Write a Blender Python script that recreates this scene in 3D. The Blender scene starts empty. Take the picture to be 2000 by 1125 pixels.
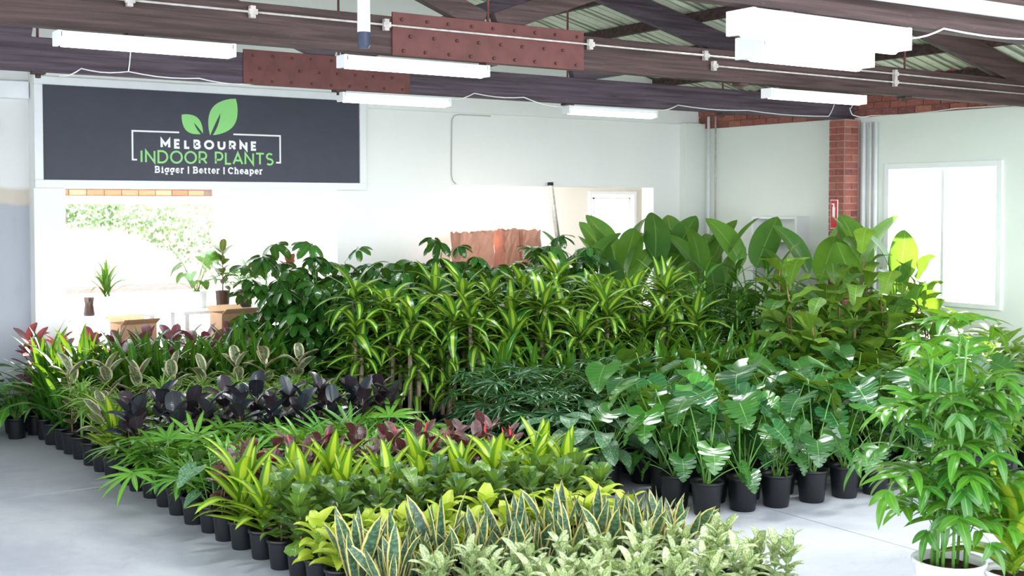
import bpy, math, random
from math import sin, cos, pi, radians, sqrt
from mathutils import Matrix, Vector, Euler

R = random.Random(11)
S = bpy.context.scene
COL = S.collection

# ------------------------------------------------------------------ camera, world, sun, exposure
cam_d = bpy.data.cameras.new('camera')
cam_d.sensor_width = 36.0
cam_d.lens = 2330.0 / 2000.0 * 36.0
cam_d.shift_y = -0.0408
cam_d.clip_end = 300
cam = bpy.data.objects.new('camera', cam_d)
cam.location = (0, 0, 2.24)
cam.rotation_euler = (radians(88.0), 0, radians(-34.5))
cam_d.dof.use_dof = True
cam_d.dof.focus_distance = 9.6
cam_d.dof.aperture_fstop = 3.6
COL.objects.link(cam)
S.camera = cam

w = bpy.data.worlds.new('sky')
S.world = w
w.use_nodes = True
bg = w.node_tree.nodes['Background']
bg.inputs['Color'].default_value = (0.86, 0.93, 1.0, 1)
bg.inputs['Strength'].default_value = 3.2

sun_d = bpy.data.lights.new('sun', 'SUN')
sun_d.energy = 17.0
sun_d.angle = radians(1.2)
sun_d.color = (1.0, 0.96, 0.88)
sun = bpy.data.objects.new('sun', sun_d)
sun.rotation_euler = Vector((0.74, 0.52, 0.44)).to_track_quat('Z', 'Y').to_euler()
COL.objects.link(sun)

S.view_settings.view_transform = 'Standard'
S.view_settings.look = 'None'
S.view_settings.gamma = 1.0
S.view_settings.use_curve_mapping = False
S.view_settings.exposure = 0.92
TUBE_POWER = 9.0
LAMP_WATT = 16.0
S.cycles.use_denoising = True
S.cycles.max_bounces = 8
S.cycles.diffuse_bounces = 4
S.cycles.glossy_bounces = 3
S.cycles.transmission_bounces = 4
S.cycles.sample_clamp_indirect = 8.0

# ------------------------------------------------------------------ helpers
def lin(c):
    return tuple(((v / 255.0 + 0.055) / 1.055) ** 2.4 if v > 10 else v / 255.0 / 12.92 for v in c) + (1.0,)

LIN = lin

class MB:
    """collects faces (with uv and material slot) and links them as one mesh"""
    def __init__(s):
        s.v = []; s.f = []; s.uv = []; s.mi = []
    def face(s, idx, uv=None, m=0):
        s.f.append(idx); s.uv.append(uv or [(0.5, 0.5)] * len(idx)); s.mi.append(m)
    def box(s, x0, x1, y0, y1, z0, z1, m=0, M=None):
        b = len(s.v)
        P = [(x0, y0, z0), (x1, y0, z0), (x1, y1, z0), (x0, y1, z0), (x0, y0, z1), (x1, y0, z1), (x1, y1, z1), (x0, y1, z1)]
        if M is not None: P = [tuple(M @ Vector(p)) for p in P]
        s.v += P
        for q in ((3, 2, 1, 0), (4, 5, 6, 7), (0, 1, 5, 4), (1, 2, 6, 5), (2, 3, 7, 6), (3, 0, 4, 7)):
            s.face([b + i for i in q], [(0, 0), (1, 0), (1, 1), (0, 1)], m)
        return s
    def bar(s, p, q, wd, ht, m=0, up=(0, 0, 1)):
        p = Vector(p); q = Vector(q); d = (q - p); L = d.length; d.normalize()
        x = d.cross(Vector(up)).normalized(); z = x.cross(d)
        M = Matrix.Translation(p) @ Matrix((x, d, z)).transposed().to_4x4()
        return s.box(-wd / 2, wd / 2, 0, L, -ht / 2, ht / 2, m, M)
    def tube(s, pts, r, n=6, m=0, caps=True, uvv=False):
        pts = [Vector(p) for p in pts]
        rr = r if isinstance(r, (list, tuple)) else [r] * len(pts)
        b = len(s.v); ref = None
        for i, p in enumerate(pts):
            d = (pts[min(i + 1, len(pts) - 1)] - pts[max(i - 1, 0)]).normalized()
            if ref is None: ref = Vector((0, 0, 1)) if abs(d.z) < 0.9 else Vector((1, 0, 0))
            x = d.cross(ref).normalized(); y = x.cross(d).normalized(); ref = y
            for k in range(n):
                a = 2 * pi * k / n
                s.v.append(tuple(p + (x * cos(a) + y * sin(a)) * rr[i]))
        for i in range(len(pts) - 1):
            for k in range(n):
                k2 = (k + 1) % n
                s.face([b + i * n + k, b + (i + 1) * n + k, b + (i + 1) * n + k2, b + i * n + k2], None, m)
        if caps:
            s.face([b + k for k in range(n)], None, m)
            e = b + (len(pts) - 1) * n
            s.face([e + n - 1 - k for k in range(n)], None, m)
        return s
    def lathe(s, prof, n=24, c=(0, 0, 0), m=0, close=False):
        b = len(s.v)
        for (r, z) in prof:
            for k in range(n):
                a = 2 * pi * k / n
                s.v.append((c[0] + r * cos(a), c[1] + r * sin(a), c[2] + z))
        for i in range(len(prof) - 1):
            for k in range(n):
                k2 = (k + 1) % n
                s.face([b + i * n + k, b + i * n + k2, b + (i + 1) * n + k2, b + (i + 1) * n + k], None, m)
        if close:
            s.face([b + n - 1 - k for k in range(n)], None, m)
            e = b + (len(prof) - 1) * n
            s.face([e + k for k in range(n)], None, m)
        return s
    def prism(s, poly, z0, z1, M=None, m=0):
        """poly in local xy, extruded along local z"""
        b = len(s.v); n = len(poly)
        P = [(x, y, z0) for x, y in poly] + [(x, y, z1) for x, y in poly]
        if M is not None: P = [tuple(M @ Vector(p)) for p in P]
        s.v += P
        s.face([b + n - 1 - i for i in range(n)], None, m); s.face([b + n + i for i in range(n)], None, m)
        for i in range(n):
            j = (i + 1) % n
            s.face([b + i, b + j, b + n + j, b + n + i], None, m)
        return s
    def data(s, name, mats, smooth=True):
        me = bpy.data.meshes.new(name)
        me.from_pydata(s.v, [], s.f)
        ul = me.uv_layers.new(name='uv')
        flat = [c for f in s.uv for p in f for c in p]
        ul.data.foreach_set('uv', flat)
        for mt in (mats if isinstance(mats, (list, tuple)) else [mats]): me.materials.append(mt)
        me.polygons.foreach_set('material_index', s.mi)
        me.polygons.foreach_set('use_smooth', [smooth] * len(s.f))
        me.update()
        return me
    def build(s, name, mats, parent=None, smooth=False):
        return link(name, s.data(name, mats, smooth), parent)

def link(name, me, parent=None, M=None):
    o = bpy.data.objects.new(name, me)
    COL.objects.link(o)
    if parent is not None: o.parent = parent
    if M is not None: o.matrix_local = M
    return o
def bevel(o, wd=0.004, seg=2):
    md = o.modifiers.new('b', 'BEVEL'); md.width = wd; md.segments = seg; md.limit_method = 'ANGLE'; return o
def tag(o, label=None, cat=None, group=None, kind=None):
    if label: o['label'] = label
    if cat: o['category'] = cat
    if group: o['group'] = group
    if kind: o['kind'] = kind
    return o
def empty(name, loc=(0, 0, 0), rz=0.0):
    o = bpy.data.objects.new(name, None); COL.objects.link(o)
    o.empty_display_size = 0.1
    o.location = loc; o.rotation_euler = (0, 0, rz); return o
def struct(o, label=None): return tag(o, label, kind='structure')

# ------------------------------------------------------------------ materials
class NT:
    def __init__(s, name):
        s.m = bpy.data.materials.new(name); s.m.use_nodes = True
        s.t = s.m.node_tree; s.b = s.t.nodes['Principled BSDF']; s.out = s.t.nodes['Material Output']
    def n(s, typ, **kw):
        nd = s.t.nodes.new(typ)
        for k, v in kw.items(): setattr(nd, k, v)
        return nd
    def l(s, a, b): s.t.links.new(a, b)
    def setv(s, sock, v):
        if hasattr(v, 'links') or isinstance(v, bpy.types.NodeSocket): s.l(v, sock)
        else: sock.default_value = v
    def math(s, op, a, b=0.0, c=None, clamp=False):
        nd = s.n('ShaderNodeMath', operation=op, use_clamp=clamp)
        s.setv(nd.inputs[0], a); s.setv(nd.inputs[1], b)
        if c is not None: s.setv(nd.inputs[2], c)
        return nd.outputs[0]
    def mix(s, f, a, b, blend='MIX'):
        nd = s.n('ShaderNodeMix', data_type='RGBA', blend_type=blend)
        s.setv(nd.inputs[0], f); s.setv(nd.inputs[6], a); s.setv(nd.inputs[7], b)
        return nd.outputs[2]
    def noise(s, vec, scale, detail=3, rough=0.5, dist=0.0):
        nd = s.n('ShaderNodeTexNoise'); nd.inputs['Scale'].default_value = scale
        nd.inputs['Detail'].default_value = detail; nd.inputs['Roughness'].default_value = rough
        nd.inputs['Distortion'].default_value = dist
        if vec is not None: s.l(vec, nd.inputs['Vector'])
        return nd.outputs['Fac']
    def ramp(s, f, a, b):
        nd = s.n('ShaderNodeMapRange'); s.setv(nd.inputs[0], f)
        nd.inputs[1].default_value = a; nd.inputs[2].default_value = b
        nd.interpolation_type = 'SMOOTHSTEP'
        return nd.outputs[0]
    def bump(s, h, strength=0.3, dist=0.01):
        nd = s.n('ShaderNodeBump'); nd.inputs['Strength'].default_value = strength
        nd.inputs['Distance'].default_value = dist; s.l(h, nd.inputs['Height'])
        s.l(nd.outputs[0], s.b.inputs['Normal']); return nd.outputs[0]
    def coord(s, which='Object'): return s.n('ShaderNodeTexCoord').outputs[which]
    def mapping(s, vec, scale=(1, 1, 1), rot=(0, 0, 0)):
        nd = s.n('ShaderNodeMapping'); s.l(vec, nd.inputs[0]); nd.inputs['Scale'].default_value = scale
        nd.inputs['Rotation'].default_value = rot; return nd.outputs[0]
    def rgh(s, v): s.b.inputs['Roughness'].default_value = v; return s

def plain(name, rgb, rough=0.5, spec=0.5, var=0.05, scale=6.0, metal=0.0):
    t = NT(name)
    c = lin(rgb); d = tuple(v * (1 - var * 3) for v in c[:3]) + (1,)
    nz = t.noise(t.coord(), scale, 4)
    t.l(t.mix(t.ramp(nz, 0.35, 0.7), c, d), t.b.inputs['Base Color'])
    t.rgh(rough); t.b.inputs['Specular IOR Level'].default_value = spec; t.b.inputs['Metallic'].default_value = metal
    return t.m

def wall_paint(name, rgb, stain=0.05):
    t = NT(name); co = t.coord()
    a = t.noise(co, 0.9, 5, 0.6); b = t.noise(co, 14, 4)
    c = lin(rgb); d = tuple(v * (1 - stain * 2) for v in c[:3]) + (1,)
    t.l(t.mix(t.ramp(a, 0.42, 0.75), c, d), t.b.inputs['Base Color'])
    t.bump(b, 0.25, 0.01); t.rgh(0.7); t.b.inputs['Specular IOR Level'].default_value = 0.25
    return t.m

def emit(name, rgb, k):
    t = NT(name); t.b.inputs['Base Color'].default_value = lin(rgb)
    t.b.inputs['Emission Color'].default_value = lin(rgb); t.b.inputs['Emission Strength'].default_value = k
    return t.m

def wood(name, a, b, stretch=(0.35, 6, 9), sc=3.0, dust=None):
    t = NT(name); co = t.coord()
    g = t.noise(t.mapping(co, stretch), sc, 6, 0.6, 0.6)
    col = t.mix(t.ramp(g, 0.3, 0.72), lin(a), lin(b))
    if dust:
        dn = t.noise(t.mapping(co, (1.2, 6, 6)), 7, 5, 0.7)
        col = t.mix(t.math('MULTIPLY', t.ramp(dn, 0.62, 0.8), 0.5), col, lin(dust))
    t.l(col, t.b.inputs['Base Color']); t.bump(g, 0.35, 0.01); t.rgh(0.62)
    t.b.inputs['Specular IOR Level'].default_value = 0.3
    return t.m

def brickmat(name, cols, chalk=0.25):
    t = NT(name); oi = t.n('ShaderNodeObjectInfo')
    cr = t.n('ShaderNodeValToRGB'); cr.color_ramp.interpolation = 'LINEAR'
    els = cr.color_ramp.elements
    els[0].color = lin(cols[0]); els[1].color = lin(cols[-1])
    for i, c in enumerate(cols[1:-1]):
        e = els.new((i + 1) / (len(cols) - 1)); e.color = lin(c)
    t.l(oi.outputs['Random'], cr.inputs[0])
    nz = t.noise(t.coord(), 22, 5, 0.65)
    col = t.mix(t.math('MULTIPLY', t.ramp(nz, 0.52, 0.75), chalk), cr.outputs[0], lin((205, 170, 160)))
    t.l(col, t.b.inputs['Base Color']); t.bump(nz, 0.6, 0.01); t.rgh(0.85)
    return t.m

M_white = wall_paint('white wall paint', (244, 244, 240), 0.012)
M_greenwhite = wall_paint('pale green white paint', (231, 235, 228), 0.02)
M_beige = wall_paint('beige wall paint', (232, 226, 216), 0.03)
M_cover = plain('white gloss trim', (240, 241, 243), 0.4, 0.5, 0.01)
M_pvc = plain('white plastic pipe', (236, 238, 240), 0.3, 0.5, 0.03)
M_cable = plain('white cable', (240, 240, 238), 0.5)
M_galv = plain('dusty pale steel', (205, 196, 190), 0.45, 0.5, 0.1, 12)
M_black = plain('black plastic', (17, 19, 24), 0.42, 0.45, 0.10, 4)
M_whitepot = plain('white glazed pot', (240, 240, 240), 0.25)
M_brownpot = plain('dark brown glazed pot', (70, 48, 40), 0.3)
M_wood1 = wood('dark stained timber', (56, 42, 41), (92, 72, 70), dust=(150, 130, 125))
M_wood2 = wood('purple grey stained timber', (62, 50, 57), (98, 85, 96), dust=(160, 148, 150))
M_plate = plain('red oxide steel plate', (108, 62, 58), 0.6, 0.4, 0.08, 9)
M_bolt = plain('red oxide bolt', (84, 46, 44), 0.5)
M_brick = brickmat('red brick', [(128, 68, 60), (158, 92, 78), (146, 80, 72), (170, 106, 88), (120, 68, 68)])
M_mortar = plain('grey mortar', (176, 152, 144), 0.9)
M_card = plain('brown cardboard', (202, 164, 128), 0.8)
M_paper = plain('brown kraft paper', (205, 150, 128), 0.8, 0.2, 0.05, 8)
M_alu = plain('aluminium ladder', (190, 186, 182), 0.35, 0.5, 0.1, 20, 0.6)
M_tube = emit('lit fluorescent tube', (255, 255, 255), TUBE_POWER)
M_soil = plain('brown potting soil', (70, 50, 42), 0.95, 0.1, 0.2, 60)

def concrete():
    t = NT('concrete floor'); co = t.coord()
    a = t.noise(co, 0.55, 6, 0.62, 0.5); b = t.noise(co, 5, 6, 0.7); c = t.noise(t.mapping(co, (1, 2.2, 1)), 1.6, 8, 0.78, 1.5)
    col = t.mix(t.ramp(a, 0.38, 0.62), lin((178, 180, 186)), lin((154, 157, 167)))
    col = t.mix(t.math('MULTIPLY', t.ramp(c, 0.52, 0.70), 0.35), col, lin((136, 138, 146)))
    col = t.mix(t.math('MULTIPLY', t.ramp(b, 0.60, 0.74), 0.35), col, lin((192, 193, 196)))
    v = t.noise(co, 38, 3, 0.8)
    col = t.mix(t.math('MULTIPLY', t.ramp(v, 0.66, 0.72), 0.6), col, lin((92, 90, 92)))
    t.l(col, t.b.inputs['Base Color']); t.rgh(0.55); t.bump(b, 0.12, 0.01)
    t.b.inputs['Specular IOR Level'].default_value = 0.4
    return t.m
M_conc = concrete()

def rendered_wall():
    t = NT('bare rendered wall'); co = t.coord()
    sp = t.n('ShaderNodeSeparateXYZ'); t.l(co, sp.inputs[0])
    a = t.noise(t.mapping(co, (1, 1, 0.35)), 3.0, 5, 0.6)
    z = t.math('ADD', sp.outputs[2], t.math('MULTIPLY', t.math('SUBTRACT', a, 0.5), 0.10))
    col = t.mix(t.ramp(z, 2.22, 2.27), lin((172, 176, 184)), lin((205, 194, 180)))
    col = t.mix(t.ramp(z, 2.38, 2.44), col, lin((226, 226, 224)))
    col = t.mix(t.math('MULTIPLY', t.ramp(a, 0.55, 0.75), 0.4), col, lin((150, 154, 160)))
    t.l(col, t.b.inputs['Base Color']); t.bump(a, 0.2, 0.01); t.rgh(0.8)
    return t.m
M_render = rendered_wall()

def roofing():
    t = NT('foil faced roof lining'); co = t.coord()
    wv = t.n('ShaderNodeTexWave', wave_type='BANDS', bands_direction='Y'); wv.inputs['Scale'].default_value = 2.2
    wv.inputs['Distortion'].default_value = 1.2; t.l(co, wv.inputs['Vector'])
    nz = t.noise(co, 5, 5, 0.7)
    wx = t.n('ShaderNodeTexWave', wave_type='BANDS', bands_direction='X'); wx.inputs['Scale'].default_value = 1.1
    wx.inputs['Distortion'].default_value = 0.6; t.l(co, wx.inputs['Vector'])
    col = t.mix(t.ramp(wv.outputs['Fac'], 0.1, 0.3), lin((140, 142, 124)), lin((232, 238, 218)))
    col = t.mix(t.math('MULTIPLY', t.ramp(nz, 0.5, 0.7), 0.5), col, lin((168, 172, 150)))
    t.l(col, t.b.inputs['Base Color']); t.rgh(0.5); t.bump(wv.outputs['Fac'], 0.6, 0.02)
    return t.m
M_roof = roofing()

def leafmat(name, a, b, mid=None, midw=0.06, edge=None, edgew=0.12, blotch=None, blotch_sc=9.0, blotch_t=(0.5, 0.6),
            bands=None, band_n=26.0, veins=0.25, vein_n=16.0, rough=0.32, trans=0.25, tcol=None, var=0.25, spec=0.5, stripe=None, stripew=0.5):
    """a, b: body colour range from plant to plant and over the blade; the rest is the marking printed on the leaf by its uv."""
    t = NT(name)
    K = 0.74
    lin = lambda c: tuple(v * K for v in LIN(c)[:3]) + (1.0,)
    uv = t.coord('UV'); sp = t.n('ShaderNodeSeparateXYZ'); t.l(uv, sp.inputs[0])
    u, v = sp.outputs[0], sp.outputs[1]
    ac = t.math('ABSOLUTE', t.math('SUBTRACT', u, 0.5))
    ac = t.math('MULTIPLY', ac, 2.0)               # 0 midrib .. 1 edge
    oi = t.n('ShaderNodeObjectInfo').outputs['Random']
    oc = t.coord('Object')
    nz = t.noise(oc, 14, 3)
    f = t.math('ADD', t.math('MULTIPLY', oi, 0.75), t.math('MULTIPLY', t.math('SUBTRACT', nz, 0.4), 0.7), clamp=True)
    col = t.mix(f, lin(a), lin(b))
    if veins > 0:
        # side veins running from the midrib forward to the edge
        ph = t.math('MULTIPLY', t.math('SUBTRACT', v, t.math('MULTIPLY', ac, 0.10)), vein_n)
        fr = t.math('ABSOLUTE', t.math('SUBTRACT', t.math('FRACT', ph), 0.5))
        vf = t.ramp(fr, 0.10, 0.0)
        col = t.mix(t.math('MULTIPLY', vf, veins), col, lin(mid or tuple(min(255, int(c * 1.3 + 25)) for c in b)))
        bh = fr
    else:
        bh = None
    if bands:
        bn = t.noise(t.mapping(uv, (2.0, band_n, 1)), 1.0, 3, 0.6, 0.8)
        col = t.mix(t.ramp(bn, 0.46, 0.60), col, lin(bands))
    if blotch:
        cmb = t.n('ShaderNodeCombineXYZ'); t.l(u, cmb.inputs[0]); t.l(t.math('MULTIPLY', v, 2.2), cmb.inputs[1]); t.l(t.math('MULTIPLY', oi, 40.0), cmb.inputs[2])
        bl = t.noise(cmb.outputs[0], blotch_sc, 4, 0.65)
        col = t.mix(t.ramp(bl, *blotch_t), col, lin(blotch))
    if stripe:
        sn = t.noise(t.mapping(uv, (12, 0.6, 1)), 1.0, 2)
        sf = t.math('ADD', ac, t.math('MULTIPLY', t.math('SUBTRACT', sn, 0.5), 0.35))
        col = t.mix(t.ramp(sf, stripew + 0.06, stripew - 0.06), col, lin(stripe))
    if mid: col = t.mix(t.math('MULTIPLY', t.ramp(ac, midw, midw * 0.4), 0.85), col, lin(mid))
    if edge:
        en = t.noise(uv, 7, 3)
        ef = t.math('ADD', ac, t.math('MULTIPLY', t.math('SUBTRACT', en, 0.5), edgew * 1.2))
        col = t.mix(t.ramp(ef, 1 - edgew - 0.03, 1 - edgew + 0.03), col, lin(edge))
    hv = t.n('ShaderNodeHueSaturation'); t.l(col, hv.inputs['Color'])
    t.l(t.math('ADD', 1 - var / 2, t.math('MULTIPLY', t.math('FRACT', t.math('MULTIPLY', oi, 7.31)), var)), hv.inputs['Value'])
    col = hv.outputs[0]
    t.l(col, t.b.inputs['Base Color']); t.rgh(rough); t.b.inputs['Specular IOR Level'].default_value = spec
    if bh is not None: t.bump(bh, 0.25, 0.004)
    if trans > 0:
        tr = t.n('ShaderNodeBsdfTranslucent')
        tm = t.mix(0.55, col, lin(tcol or (180, 220, 40)))
        t.l(tm, tr.inputs['Color'])
        mx = t.n('ShaderNodeMixShader'); mx.inputs[0].default_value = trans
        t.l(t.b.outputs[0], mx.inputs[1]); t.l(tr.outputs[0], mx.inputs[2]); t.l(mx.outputs[0], t.out.inputs['Surface'])
    return t.m

L_sans = leafmat('snake plant leaf', (46, 82, 62), (66, 100, 76), edge=(246, 226, 140), edgew=0.27, bands=(112, 146, 118), veins=0, rough=0.4, trans=0.08, var=0.2)
L_lime = leafmat('lime philodendron leaf', (176, 204, 48), (214, 226, 84), mid=(226, 236, 130), midw=0.05, veins=0.15, trans=0.3, rough=0.35, var=0.12)
L_fiddle = leafmat('fiddle leaf', (34, 82, 46), (118, 158, 62), mid=(176, 202, 110), midw=0.05, veins=0.35, vein_n=9, rough=0.3, trans=0.22, var=0.3)
L_fiddlebig = leafmat('large fiddle leaf', (46, 106, 46), (150, 190, 66), mid=(182, 210, 110), midw=0.04, veins=0.4, vein_n=9, rough=0.35, trans=0.3, var=0.35)
L_drac = leafmat('striped dracaena leaf', (66, 128, 30), (110, 164, 44), stripe=(206, 226, 70), stripew=0.46, veins=0, trans=0.35, rough=0.32, var=0.15)
L_cane = leafmat('mass cane leaf', (34, 100, 40), (76, 140, 54), stripe=(186, 216, 74), stripew=0.38, veins=0, trans=0.25, rough=0.28, var=0.3)
L_ruby = leafmat('burgundy rubber leaf', (74, 44, 50), (122, 62, 60), mid=(168, 92, 88), midw=0.06, edge=(150, 96, 88), edgew=0.08, veins=0.12, trans=0.10, tcol=(220, 60, 50), rough=0.3, var=0.45, blotch=(92, 96, 96), blotch_t=(0.46, 0.62), blotch_sc=5)
L_black = leafmat('black purple rubber leaf', (30, 54, 60), (74, 54, 64), mid=(104, 74, 78), midw=0.04, veins=0.08, trans=0.03, tcol=(160, 50, 60), rough=0.22, var=0.4, spec=0.6)  # blue-green end of the body colour paints in the sky's gloss
L_redback = leafmat('red pink rubber leaf', (104, 58, 66), (164, 84, 80), mid=(196, 120, 112), midw=0.05, veins=0.15, trans=0.12, tcol=(230, 80, 70), rough=0.35, var=0.3, blotch=(100, 96, 120), blotch_t=(0.47, 0.58), blotch_sc=4)
L_tineke = leafmat('cream edged rubber leaf', (62, 96, 70), (110, 134, 96), mid=(214, 190, 130), midw=0.06, edge=(238, 222, 184), edgew=0.30, veins=0, trans=0.2, tcol=(250, 220, 160), rough=0.3, blotch=(176, 186, 146), blotch_sc=4, blotch_t=(0.55, 0.62), var=0.15)
L_rhapis = leafmat('lady palm leaflet', (52, 126, 42), (122, 180, 62), veins=0, mid=(140, 190, 96), midw=0.2, trans=0.22, rough=0.25, var=0.35)
L_rhapisdark = leafmat('dark lady palm leaflet', (24, 74, 44), (58, 112, 62), veins=0, mid=(108, 158, 104), midw=0.2, trans=0.14, rough=0.25, var=0.4)
L_strap = leafmat('deep green strap leaf', (28, 84, 26), (74, 138, 40), veins=0, mid=(120, 176, 72), midw=0.12, trans=0.2, rough=0.26, var=0.35)
L_spider = leafmat('spider plant leaf', (92, 164, 40), (140, 200, 60), veins=0, edge=(214, 226, 160), edgew=0.22, trans=0.28, rough=0.35, var=0.25)
L_agpale = leafmat('cream mottled leaf', (112, 150, 72), (168, 190, 108), blotch=(236, 238, 196), blotch_sc=6, blotch_t=(0.42, 0.60), mid=(228, 232, 190), midw=0.07, veins=0.2, edge=(104, 146, 76), edgew=0.14, trans=0.2, rough=0.35, var=0.15)
L_agdark = leafmat('silver mottled leaf', (40, 88, 56), (78, 126, 84), blotch=(142, 172, 140), blotch_sc=10, blotch_t=(0.5, 0.6), mid=(130, 168, 116), midw=0.05, veins=0.2, trans=0.12, rough=0.3, var=0.25)
L_monst = leafmat('monstera leaf', (22, 78, 48), (72, 136, 46), mid=(140, 188, 96), midw=0.03, veins=0.3, vein_n=9, rough=0.2, trans=0.2, var=0.4, spec=0.8)
L_scheff = leafmat('glossy dark umbrella leaf', (22, 74, 30), (66, 124, 42), mid=(104, 160, 76), midw=0.06, veins=0.2, vein_n=10, rough=0.2, trans=0.16, var=0.4, spec=0.65)
L_bird = leafmat('bird of paradise leaf', (62, 126, 74), (124, 182, 62), mid=(186, 214, 140), midw=0.045, veins=0.30, vein_n=34, rough=0.35, trans=0.32, var=0.3)
L_bamboo = leafmat('bamboo palm leaflet', (40, 108, 40), (96, 164, 46), mid=(130, 186, 80), midw=0.1, veins=0, rough=0.26, trans=0.28, var=0.35)
L_areca = leafmat('areca palm leaflet', (66, 122, 40), (140, 184, 60), mid=(170, 206, 96), midw=0.1, veins=0, rough=0.28, trans=0.35, var=0.3)
L_stem = plain('green leaf stalk', (96, 146, 62), 0.4)
L_stemred = plain('reddish brown stem', (122, 92, 62), 0.6)
L_bark = wood('grey brown cane bark', (112, 96, 80), (176, 156, 132), (6, 6, 0.6), 8)

# ------------------------------------------------------------------ leaf shapes
def p_ellipse(t, p=0.5): return max(0.0, sin(pi * min(1, t ** p * 1.0))) ** 0.75 if t > 0 else 0.0
def prof(kind, t):
    if kind == 'lance':  return max(0.03, sin(pi * (0.08 + 0.92 * t) ** 0.8)) ** 0.8 if t < 1 else 0.0
    if kind == 'strap':  return min(1, 0.45 + 1.6 * t) * (1 - max(0, (t - 0.45) / 0.55) ** 2.2)
    if kind == 'sword':  return min(1, 0.6 + 1.2 * t) * (1 - max(0, (t - 0.55) / 0.45) ** 1.7)
    if kind == 'oval':   return max(0.0, 1 - abs(2 * t - 1.0) ** 2.3) ** 0.6
    if kind == 'egg':    return max(0.0, 1 - abs(2 * t ** 0.75 - 1.0) ** 2.2) ** 0.6
    if kind == 'heart':  return (max(0.0, 1 - t ** 2.1) ** 0.75) * (0.78 + 0.22 * sin(pi * min(1.0, t * 1.6))) * min(1.0, 0.55 + 5 * t)
    if kind == 'violin': return max(0.0, (0.46 + 0.6 * t ** 1.3 - 0.12 * sin(pi * t * 1.6))) * (1 - max(0, (t - 0.72) / 0.28) ** 2.6) * min(1, 0.35 + t * 9)
    if kind == 'paddle': return max(0.0, 1 - abs(2 * t ** 0.80 - 1.0) ** 2.2) ** 0.8
    if kind == 'grass':  return (1 - t ** 2.2) * min(1, 0.5 + 4 * t)
    return 1 - t

def blade(mb, L, W, kind='lance', n=7, a0=0.0, bend=0.6, bp=1.4, cup=0.25, wave=0.0, wf=3.0, M=None, m=0, notch=None, back=0.0, twist=0.0, cols=(-1, -0.5, 0, 0.5, 1), pleat=0.0):
    """a leaf blade grown along +y; curls down (towards -z) by bend radians over its length"""
    b = len(mb.v); y = 0.0; z = 0.0
    nc = len(cols)
    for i in range(n + 1):
        t = i / n
        ang = a0 - bend * t ** bp
        if i:
            y += cos(ang) * L / n; z += sin(ang) * L / n
        wd = prof(kind, t) * W / 2
        tw = twist * t
        for s in cols:
            x = s * wd
            if notch and abs(s) > 0.7: x *= notch(t, s)
            h = cup * abs(x) + wave * sin(t * wf * 2 * pi + (0.9 if s > 0 else 0)) * abs(s) * W * 0.5
            h += pleat * (1 if i % 2 else -1) * abs(s) * W
            yy = y - sin(ang) * h - back * abs(s) ** 1.5 * W * (1 - t) ** 2
            zz = z + cos(ang) * h
            xx = x * cos(tw); zz += x * sin(tw)
            p = Vector((xx, yy, zz))
            if M is not None: p = M @ p
            mb.v.append(tuple(p))
    for i in range(n):
        for k in range(nc - 1):
            uv = [((cols[k] + 1) / 2, i / n), ((cols[k + 1] + 1) / 2, i / n), ((cols[k + 1] + 1) / 2, (i + 1) / n), ((cols[k] + 1) / 2, (i + 1) / n)]
            q = [b + i * nc + k, b + i * nc + k + 1, b + (i + 1) * nc + k + 1, b + (i + 1) * nc + k]
            mb.face(q, uv, m)
    return mb

def pose(pos, az, el, roll=0.0, sc=1.0):
    return Matrix.Translation(pos) @ Matrix.Rotation(az, 4, 'Z') @ Matrix.Rotation(el, 4, 'X') @ Matrix.Rotation(roll, 4, 'Y') @ Matrix.Diagonal((sc, sc, sc, 1))

def stalk(L, el, droop, n=5):
    """points of a stalk leaving the origin outward (+y) at elevation el, bending over by droop"""
    pts = [Vector((0, 0, 0))]; a = el
    for i in range(n):
        a = el - droop * ((i + 0.5) / n) ** 1.5
        pts.append(pts[-1] + Vector((0, cos(a), sin(a))) * L / n)
    return pts, a

LEAF = {}
def reg(key, builder, mats, k=4):
    LEAF[key] = []
    for i in range(k):
        mb = MB(); builder(mb, i, R)
        LEAF[key].append(mb.data('leaf', mats))

C3 = (-1, 0, 1)
reg('sans', lambda mb, i, r: blade(mb, 0.36, 0.056 + 0.005 * i, 'sword', 7, 0, -0.12 + 0.16 * (i - 1), 1.2, 0.25, 0.05, 1.3, twist=(i - 1.5) * 0.5), L_sans, 5)
reg('lime', lambda mb, i, r: (mb.tube([(0, 0, 0), (0, 0.025, 0.0), (0, 0.05, 0.0)], 0.003, 4, 1, False), blade(mb, 0.14 + 0.008 * i, 0.105, 'heart', 7, 0.1, 0.9 + 0.15 * i, 1.2, 0.3, 0.05, 1.5, M=Matrix.Translation((0, 0.05, 0)), back=0.16)), [L_lime, L_stem], 4)
reg('fiddle', lambda mb, i, r: blade(mb, 0.145 + 0.01 * i, 0.125, 'violin', 7, 0, 0.3 + 0.25 * i, 1.3, 0.22, 0.10, 1.6), L_fiddle, 4)
reg('fiddlebig', lambda mb, i, r: (mb.tube([(0, 0, 0), (0, 0.05, 0)], 0.005, 4, 1, False), blade(mb, 0.34 + 0.02 * i, 0.27, 'violin', 9, 0, 0.5 + 0.35 * i, 1.3, 0.15, 0.09, 2.0, M=Matrix.Translation((0, 0.05, 0)))), [L_fiddlebig, L_stem], 4)
reg('drac', lambda mb, i, r: blade(mb, 0.32 + 0.015 * i, 0.082, 'lance', 8, 0, 0.25 + 0.3 * i, 1.5, 0.3, 0.04, 2.2), L_drac, 4)
reg('cane', lambda mb, i, r: blade(mb, 0.40 + 0.02 * i, 0.098, 'lance', 9, 0, 0.55 + 0.38 * i, 1.25, 0.14, 0.05, 2.5), L_cane, 4)
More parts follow.
